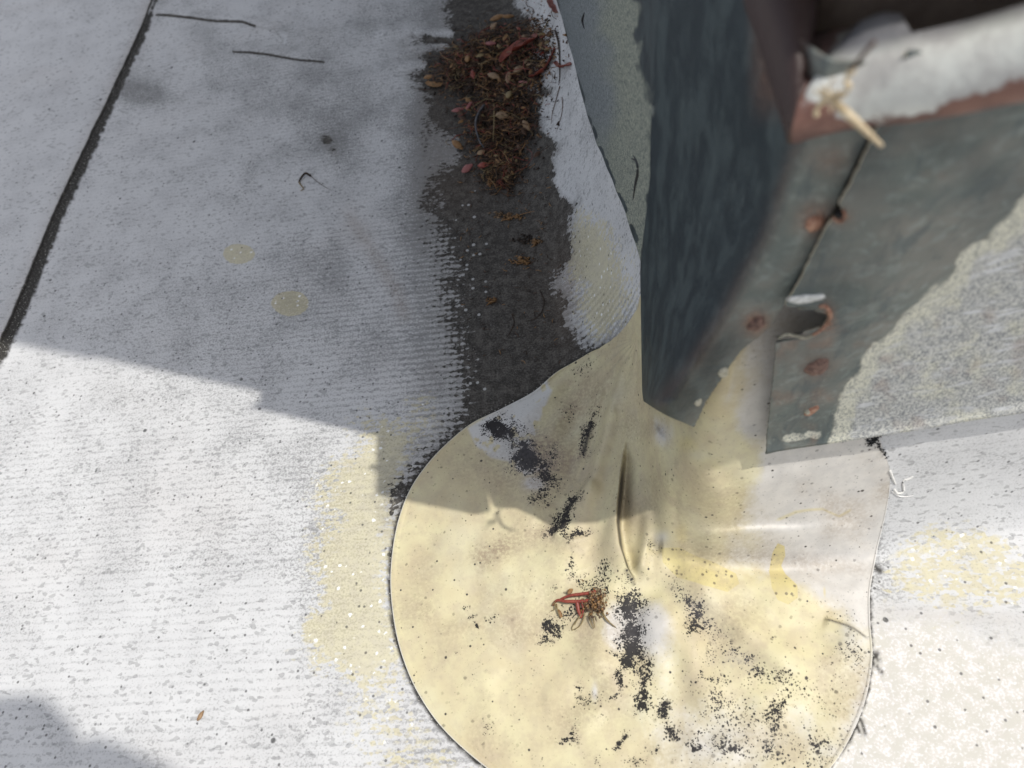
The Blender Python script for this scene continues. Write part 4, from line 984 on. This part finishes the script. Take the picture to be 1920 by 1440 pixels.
def seed(u, v, L, W_, ang, mat, label, name='seed_husk', cat='seed husk', h=None):
    """almond shaped husk with a seam ridge"""
    base = pile_h(u, v) * 1.05 + .0025 if h is None else h
    p = off(u, v, base); sc = np.linalg.norm(np.array(p) - O) / F * 1.0
    V_, Fc = [], []; nr, ns = 9, 10; ca, sa = math.cos(math.radians(ang)), math.sin(math.radians(ang))
    for i in range(nr):
        t = i / (nr - 1); x = (t - .5) * L; rr = (1 + .12 * mnoise.noise(Vector((u, v, i * .6)))) * math.sin(math.pi * (.03 + .94 * t)) ** .8 * (1 - .25 * t)
        for k in range(ns):
            q = 2 * math.pi * k / ns; y, z = math.cos(q) * rr * W_ / 2, math.sin(q) * rr * W_ * .32 * (1 + .15 * math.cos(2 * q))
            V_.append(((x * ca - y * sa) * sc, (x * sa + y * ca) * sc * 1.25, z * sc))
    for i in range(nr - 1):
        for k in range(ns): Fc.append((i * ns + k, i * ns + (k + 1) % ns, (i + 1) * ns + (k + 1) % ns, (i + 1) * ns + k))
    Fc += [tuple(range(ns))[::-1], tuple(range((nr - 1) * ns, nr * ns))]
    o = mesh_obj(name, V_, Fc, mat); o.location = p; o.rotation_euler = (r.uniform(-.25, .35), r.uniform(-.25, .25), 0)
    tag(o, label, cat, 'seed husks lying in the leaf litter' if cat == 'seed husk' else None); return o
seed(978, 153, 24, 15, 25, M_TAN, 'largest tan husk, right of centre in the heap under the red leaf')
seed(931, 167, 24, 14, -30, M_TAN, 'olive tan husk at the middle of the heap, left of two others')
seed(958, 170, 22, 13, 70, M_TAN, 'upright tan husk between the other two in the middle of the heap')
seed(946, 240, 24, 15, -15, M_TAN, 'rounded tan husk in the lower half of the heap')
seed(990, 253, 20, 13, -60, M_TAN, 'tan husk near the lower right edge of the heap')
seed(878, 322, 24, 14, 20, M_PINK, 'pinkish husk at the bottom left tip of the heap')
seed(908, 318, 20, 11, 5, M_RED, 'reddish husk just right of the pinkish one at the bottom of the heap')
seed(905, 297, 16, 11, 10, M_TAN, 'small dull husk above the pinkish one at the heap bottom')
seed(990, 136, 14, 9, 60, M_TAN, 'small pale husk at the upper right of the largest tan husk')
seed(996, 141, 12, 7, -10, M_TAN, 'tiny pale husk touching the small husk beside the red leaf')
seed(934, 42, 26, 10, 5, M_OCHRE, 'yellowish husk at the top of the heap, left of its neighbour')
seed(955, 39, 22, 9, 8, M_OCHRE, 'yellowish husk at the top of the heap, right of its neighbour')
seed(928, 64, 16, 11, 30, M_TAN, 'dull tan husk just below the two yellowish husks')
seed(925, 106, 20, 10, -10, M_PINK, 'pale pinkish husk left of the dark red leaf')
seed(988, 85, 14, 8, 0, M_TAN, 'small tan husk above the dark red leaf')
seed(882, 134, 14, 12, 80, M_OCHRE, 'ochre husk in the left part of the heap')
seed(860, 280, 24, 14, -40, M_OCHRE, 'ochre flake at the lower left edge of the heap')
seed(959, 202, 18, 14, 60, M_OLIVE, 'dull olive husk in the centre of the heap')
seed(806, 152, 18, 8, 5, M_OCHRE, 'ochre husk at the far left end of the heap')
seed(862, 218, 24, 9, 5, M_PINK, 'bright pink petal on the left edge of the heap', 'pink_petal', 'petal')
seed(884, 214, 22, 8, 55, M_PINK, 'pink petal standing up right beside the bright flat one', 'pink_petal', 'petal')
seed(985, 176, 18, 6, -20, M_PINK, 'thin pink petal right of the upright tan husk', 'pink_petal', 'petal')
seed(377, 1342, 15, 8, 50, simple('brown_seed', (.20, .12, .06), (.30, .19, .10), 300), 'small brown seed alone on the sunlit white membrane at lower left', 'brown_seed', 'seed', .0008)

def ribbon(pts, hs, wd, name, mat, label, cat, curl=.3):
    """curled strip of leaf with a fold along its middle"""
    P = spline([off(u, v, h) for (u, v), h in zip(pts, hs)], 18); V_, Fc = [], []
    for i, p in enumerate(P):
        t = (P[min(i + 1, 17)] - P[max(i - 1, 0)]).normalized(); s = Vector((0, 0, 1)).cross(t).normalized()
        w_ = wd * (math.sin(math.pi * (i + .6) / 18.6) ** .6) * (1 + .2 * mnoise.noise(Vector((i * .5, wd * 900, 0))))
        for k in range(5):
            q = (k - 2) / 2; V_.append(tuple(p + s * q * w_ + Vector((0, 0, (q * q - .5) * w_ * curl * (1 + .5 * math.sin(i))))))
    for i in range(17):
        for k in range(4): Fc.append((i * 5 + k, (i + 1) * 5 + k, (i + 1) * 5 + k + 1, i * 5 + k + 1))
    o = mesh_obj(name, V_, Fc, mat); m = o.modifiers.new('thickness', 'SOLIDIFY'); m.thickness = .0006
    tag(o, label, cat); return o
ribbon([(942, 140), (965, 122), (990, 108), (1008, 92)], [.016, .019, .018, .014], .0075, 'red_leaf', M_REDLEAF, 'broad dark red curled leaf on top of the heap', 'leaf', .8)
ribbon([(995, 152), (1015, 145), (1028, 128), (1040, 100)], [.006, .007, .006, .005], .0060, 'red_leaf', M_REDLEAF, 'bright red curled leaf right of the heap against the pale membrane', 'leaf', .7)
ribbon([(1040, 122), (1052, 132), (1060, 130), (1070, 128)], [.004, .005, .005, .004], .0036, 'red_leaf', M_REDLEAF, 'short red leaf scrap touching the metal edge', 'leaf', .6)
ribbon([(1026, -12), (1034, 5), (1040, 18), (1044, 28)], [.003, .004, .004, .003], .0050, 'red_leaf', M_REDLEAF, 'red leaf scrap at the top against the metal edge', 'leaf', .6)
ribbon([(800, 158), (815, 165), (832, 163)], [.003, .004, .003], .0035, 'red_leaf', M_OCHRE, 'orange leaf scrap at the far left of the heap', 'leaf', .6)
def one(pts, hs, rad, name, mat, label, cat, n=16):
    a = Acc(); a.add(strand(pts, hs, rad, n)); o = a.build(name, mat); tag(o, label, cat); return o
one([(1041, 62), (1048, 88), (1050, 120), (1050, 150), (1048, 165)], [.003] * 5, .0009, 'thin_twig', M_DKBR, 'thin dark upright twig beside the bright red leaf', 'twig')
one([(1050, 165), (1043, 190), (1036, 215), (1034, 235)], [.002] * 4, .0005, 'thin_twig', M_BROWN, 'fine brown twig hanging below the dark upright twig', 'twig')
one([(1054, 185), (1055, 205), (1050, 230), (1042, 252)], [.0015] * 4, .0004, 'thin_twig', M_BROWN, 'hair-thin stem curving down the pale membrane beside the heap', 'twig')
one([(1028, 45), (1020, 60), (1010, 75), (1002, 90)], [.003] * 4, .0007, 'thin_twig', M_OLIVE, 'olive twig leaning above the dark red leaf', 'twig')
one([(913, 220), (902, 240), (898, 262), (904, 285), (912, 295)], [.015, .017, .017, .014, .012], .0014, 'curved_stem', simple('grey_stem', (.05, .05, .055), (.09, .09, .10), 200), 'curved grey stem in the lower half of the heap', 'stem')
one([(931, 218), (932, 250), (929, 285)], [.015, .017, .013], .0008, 'curved_stem', M_OLIVE, 'straight olive stem right of the curved grey stem', 'stem')
one([(1012, 545), (1020, 565), (1016, 585), (1004, 598), (990, 602)], [.0008] * 5, .0005, 'hair_root', M_DKBR, 'thin dark curl on the black stain near the cream wall', 'root')
one([(960, 590), (964, 605), (958, 622), (950, 634)], [.0008] * 4, .0005, 'hair_root', M_DKBR, 'thin dark curl on the black stain left of the other one', 'root')
one([(940, 416), (960, 410), (985, 402), (1003, 398)], [.0015] * 4, .0006, 'thin_twig', M_OCHRE, 'orange twig lying across the black stain below the heap', 'twig')
td = empty('dried_tendril', tuple(off(575, 335, 0))); tag(td, 'small curled dried tendril on the shaded membrane left of the stain', 'tendril')
a = Acc(); a.add(strand([(583, 331), (575, 329), (566, 336), (561, 343)], [.001, .003, .002, .001], .0012, 14, 6, .6)); a.build('stem', M_DKBR, td)
a = Acc(); a.add(strand([(561, 343), (566, 350), (570, 355), (564, 359)], [.001] * 4, .0008, 12, 5, .4)); a.build('tip', M_OLIVE, td)
a = Acc(); a.add(strand([(583, 331), (600, 345), (620, 357)], [.0006] * 3, .0003, 8, 4, .4)); a.build('hair', M_BROWN, td)

# withered flower stalks on the patch
fc = empty('withered_flower_stalk', tuple(off(1090, 1130, 0))); tag(fc, 'withered cluster of red stalks and brown buds lying on the sunlit cream patch', 'flower stalk')
for pts, hs, rad, m in [([(1118, 1112), (1095, 1117), (1070, 1120), (1052, 1126)], [.003, .004, .004, .003], .0012, M_RED), ([(1110, 1128), (1085, 1131), (1062, 1131), (1046, 1128), (1036, 1136)], [.003, .004, .004, .003, .001], .0012, M_RED),
                        ([(1083, 1131), (1085, 1145), (1090, 1160)], [.0035, .003, .0015], .0014, M_RED), ([(1091, 1131), (1094, 1145), (1090, 1160)], [.003, .002, .0012], .0008, M_RED)]:
    a = Acc(); a.add(strand(pts, hs, rad, 14, 7, .6)); a.build('stalk', m, fc)
for pts in [[(1052, 1126), (1042, 1131), (1035, 1137)], [(1040, 1130), (1042, 1143), (1034, 1147)], [(1044, 1134), (1047, 1150), (1052, 1160)], [(1092, 1152), (1085, 1162), (1074, 1175), (1072, 1182)], [(1097, 1152), (1094, 1165), (1086, 1176), (1073, 1182)],
            [(1088, 1158), (1082, 1166), (1078, 1172)], [(1104, 1155), (1108, 1168), (1113, 1180)], [(1111, 1156), (1114, 1168), (1115, 1178)], [(1128, 1150), (1138, 1165), (1150, 1174), (1155, 1177)], [(1130, 1148), (1136, 1160), (1144, 1168)]]:
    a = Acc(); a.add(strand(pts, [.002, .003, .0015, .0005][:len(pts)], .00045, 12, 5, .6)); a.build('tendril', M_OLIVE, fc)
a = Acc(); a.add(strand([(1052, 1158), (1050, 1150), (1047, 1145)], [.001, .002, .002], .0012, 8, 6, .5)); a.build('withered_leaf', M_OCHRE, fc)
bud = Acc(); r = random.Random(9)
for i in range(130):
    u, v = r.gauss(1116, 10), r.gauss(1132, 13)
    if v < 1105: continue
    p = off(u, v, r.uniform(.0005, .0055)); s = r.uniform(.0005, .0012); k = 6
    V_ = [p + Vector((math.cos(2 * math.pi * j / k) * s, math.sin(2 * math.pi * j / k) * s, r.uniform(-.3, .3) * s)) for j in range(k)] + [p + Vector((0, 0, s * 1.2)), p - Vector((0, 0, s))]
    bud.add((V_, [(j, (j + 1) % k, 6) for j in range(k)] + [((j + 1) % k, j, 7) for j in range(k)]), r.choice([0, 1, 1, 2]))
for i in range(110):
    u, v = r.gauss(1116, 11), r.gauss(1132, 14); p = off(u, v, r.uniform(.001, .005)); an = r.uniform(0, 6.28); L = r.uniform(.001, .004)
    bud.add(tube([p, p + Vector((math.cos(an) * L * .5, math.sin(an) * L * .5, .0006)), p + Vector((math.cos(an + .6) * L, math.sin(an + .6) * L, 0))], [.0003, .00025, .0001], 4), r.choice([0, 1, 2]))
o = bud.build('bud_cluster', [M_BROWN, M_OCHRE, M_TAN], fc); o['kind'] = 'stuff'
s_ = seed(1070, 1111, 12, 9, 30, M_OCHRE, None, 'bud', None, .003)
for kk in ('label', 'group', 'category'):
    if kk in s_: del s_[kk]
s_.parent = fc; s_.matrix_parent_inverse = Matrix.Translation(-fc.location)

# loose membrane scrap and torn plastic beside the patch
one([(1672, 922), (1685, 931), (1700, 932), (1712, 930)], [.0006] * 4, .0005, 'plastic_thread', simple('white_plastic', (.72, .71, .69), (.78, .77, .75), 300), 'white plastic thread just right of the patch edge below the metal', 'thread')
sm = empty('sealant_smear', tuple(off(1685, 905, 0))); tag(sm, 'small torn smear of white sealant at the right edge of the patch', 'sealant')
M_SEAL = simple('white_sealant', (.66, .65, .62), (.74, .73, .70), 400, .5, bump=.4)
for pts in [[(1668, 884), (1674, 899), (1679, 909)], [(1676, 918), (1682, 926), (1694, 922), (1692, 906), (1697, 899)], [(1697, 901), (1706, 897), (1711, 894)]]:
    a = Acc(); a.add(strand(pts, [.0007] * len(pts), .0009, 12, 6, .5)); a.build('bead', M_SEAL, sm)
# dirt lump at the top of the patch edge
dl = Acc(); r = random.Random(5)
for i in range(140):
    u, v = r.gauss(1637, 6), r.gauss(822, 7); p = off(u, v, r.uniform(0, .002)); s = r.uniform(.0004, .0010)
    q = [Vector((r.gauss(0, 1), r.gauss(0, 1), r.gauss(0, .8))) * s for _ in range(4)]; dl.add(([p + x for x in q], [(0, 1, 2), (0, 2, 3), (0, 3, 1), (1, 3, 2)]))
for i in range(60):
    t = r.random(); u, v = 1637 + 26 * t + r.gauss(0, 2), 822 + 36 * t + r.gauss(0, 2); p = off(u, v, r.uniform(0, .001)); s = r.uniform(.0003, .0007)
    q = [Vector((r.gauss(0, 1), r.gauss(0, 1), r.gauss(0, .8))) * s for _ in range(4)]; dl.add(([p + x for x in q], [(0, 1, 2), (0, 2, 3), (0, 3, 1), (1, 3, 2)]))
o = dl.build('dirt_clot', M_BLK); tag(o, 'black clot of dirt where the patch edge runs under the metal', 'dirt', kind='stuff')
one([(1196, 292), (1190, 304), (1190, 330), (1184, 350), (1178, 385)], [.0] * 5, .0001, 'x', M_BLK, 'x', 'x') if False else None
def on_metal(tree, pts, rad, n=14, tip=.3, mat=M_BLK, name='scratch', label=None, cat=None):
    P = []
    for u, v in pts:
        p, nn = hit(tree, u, v)
        if p is None: return
        P.append(Vector(p) - Vector(ray(u, v)) * .0002)
    P = spline(P, n); a = Acc(); a.add(tube(P, [rad * math.sin(math.pi * (i + 1) / (n + 1)) for i in range(n)], 6)); o = a.build(name, mat, curb)
    if label: o['label'] = label
on_metal(A_tree, [(1188, 292), (1195, 305), (1197, 322), (1192, 345), (1187, 375)], .0012, name='peeled_strip', label='black peeled strip on the left flashing')
on_metal(A_tree, [(1183, 297), (1190, 300), (1195, 308)], .0005, name='peeled_strip')
on_metal(A_tree, [(1096, 24), (1093, 38), (1096, 54)], .0014, name='peeled_strip')

# ------------------------------------------------------------------ the photographer, leaning over behind the lens
def person():
    J = {'pelvis': (.52, -.95, .90), 'waist': (.46, -.82, 1.03), 'chest': (.36, -.58, 1.20), 'neck': (.265, -.36, 1.32), 'head0': (.225, -.285, 1.345), 'head': (.165, -.205, 1.345), 'brow': (.125, -.165, 1.335),
         'sl': (.20, -.60, 1.20), 'el': (.20, -.62, .92), 'wl': (.30, -.72, .72), 'hl': (.31, -.73, .63), 'sr': (.44, -.42, 1.23), 'er': (.56, -.38, 1.02), 'wr': (.37, -.25, 1.20), 'hr': (.262, -.200, 1.275),
         'tl': (.43, -1.0, .86), 'kl': (.36, -.84, .47), 'al': (.40, -1.02, .09), 'fl': (.36, -.86, .04), 'tr': (.61, -.93, .86), 'kr': (.62, -.76, .47), 'ar': (.62, -.96, .09), 'fr': (.60, -.79, .04)}
    Rr = {'pelvis': .15, 'waist': .135, 'chest': .15, 'neck': .055, 'head0': .075, 'head': .112, 'brow': .095, 'sl': .07, 'el': .045, 'wl': .03, 'hl': .035, 'sr': .07, 'er': .045, 'wr': .03, 'hr': .035,
          'tl': .095, 'kl': .062, 'al': .042, 'fl': .038, 'tr': .095, 'kr': .062, 'ar': .042, 'fr': .038}
    E = [('pelvis', 'waist'), ('waist', 'chest'), ('chest', 'neck'), ('neck', 'head0'), ('head0', 'head'), ('head', 'brow'), ('chest', 'sl'), ('sl', 'el'), ('el', 'wl'), ('wl', 'hl'), ('chest', 'sr'), ('sr', 'er'), ('er', 'wr'), ('wr', 'hr'),
         ('pelvis', 'tl'), ('tl', 'kl'), ('kl', 'al'), ('al', 'fl'), ('pelvis', 'tr'), ('tr', 'kr'), ('kr', 'ar'), ('ar', 'fr')]
    for side, (hx, hy, hz) in (('l', J['hl']), ('r', J['hr'])):
        for i in range(5):
            n = 'f%s%d' % (side, i); dx = (i - 2) * .020
            g_ = -1 if side == 'l' else .35; J[n + 'a'] = (hx + dx - (0 if side == 'l' else .035), hy + .01 + (0 if side == 'l' else .02), hz + g_ * (.05 - (.02 if i == 0 else 0))); J[n + 'b'] = (hx + dx * 1.1 - (0 if side == 'l' else .07), hy + .025 + (0 if side == 'l' else .02), hz + g_ * (.095 if i else .06)); Rr[n + 'a'] = .010; Rr[n + 'b'] = .008
            E += [('h' + side, n + 'a'), (n + 'a', n + 'b')]
    J = {k_: (x - .058, y + .044, z) for k_, (x, y, z) in J.items()}
    names = list(J); me = bpy.data.meshes.new('person'); me.from_pydata([J[k] for k in names], [(names.index(a), names.index(b)) for a, b in E], [])
    o = bpy.data.objects.new('person', me); COL.objects.link(o)
    sk = o.modifiers.new('skin', 'SKIN'); 
    for i, k in enumerate(names):
        me.skin_vertices[0].data[i].radius = (Rr[k], Rr[k]); me.skin_vertices[0].data[i].use_root = (i == 0)
    ss = o.modifiers.new('sub', 'SUBSURF'); ss.levels = ss.render_levels = 2
    me.materials.append(simple('dark_work_clothes', (.05, .06, .08), (.07, .08, .10), 60, .9))
    tag(o, 'person in dark work clothes leaning forward with one hand raised beside the head', 'person')
person()
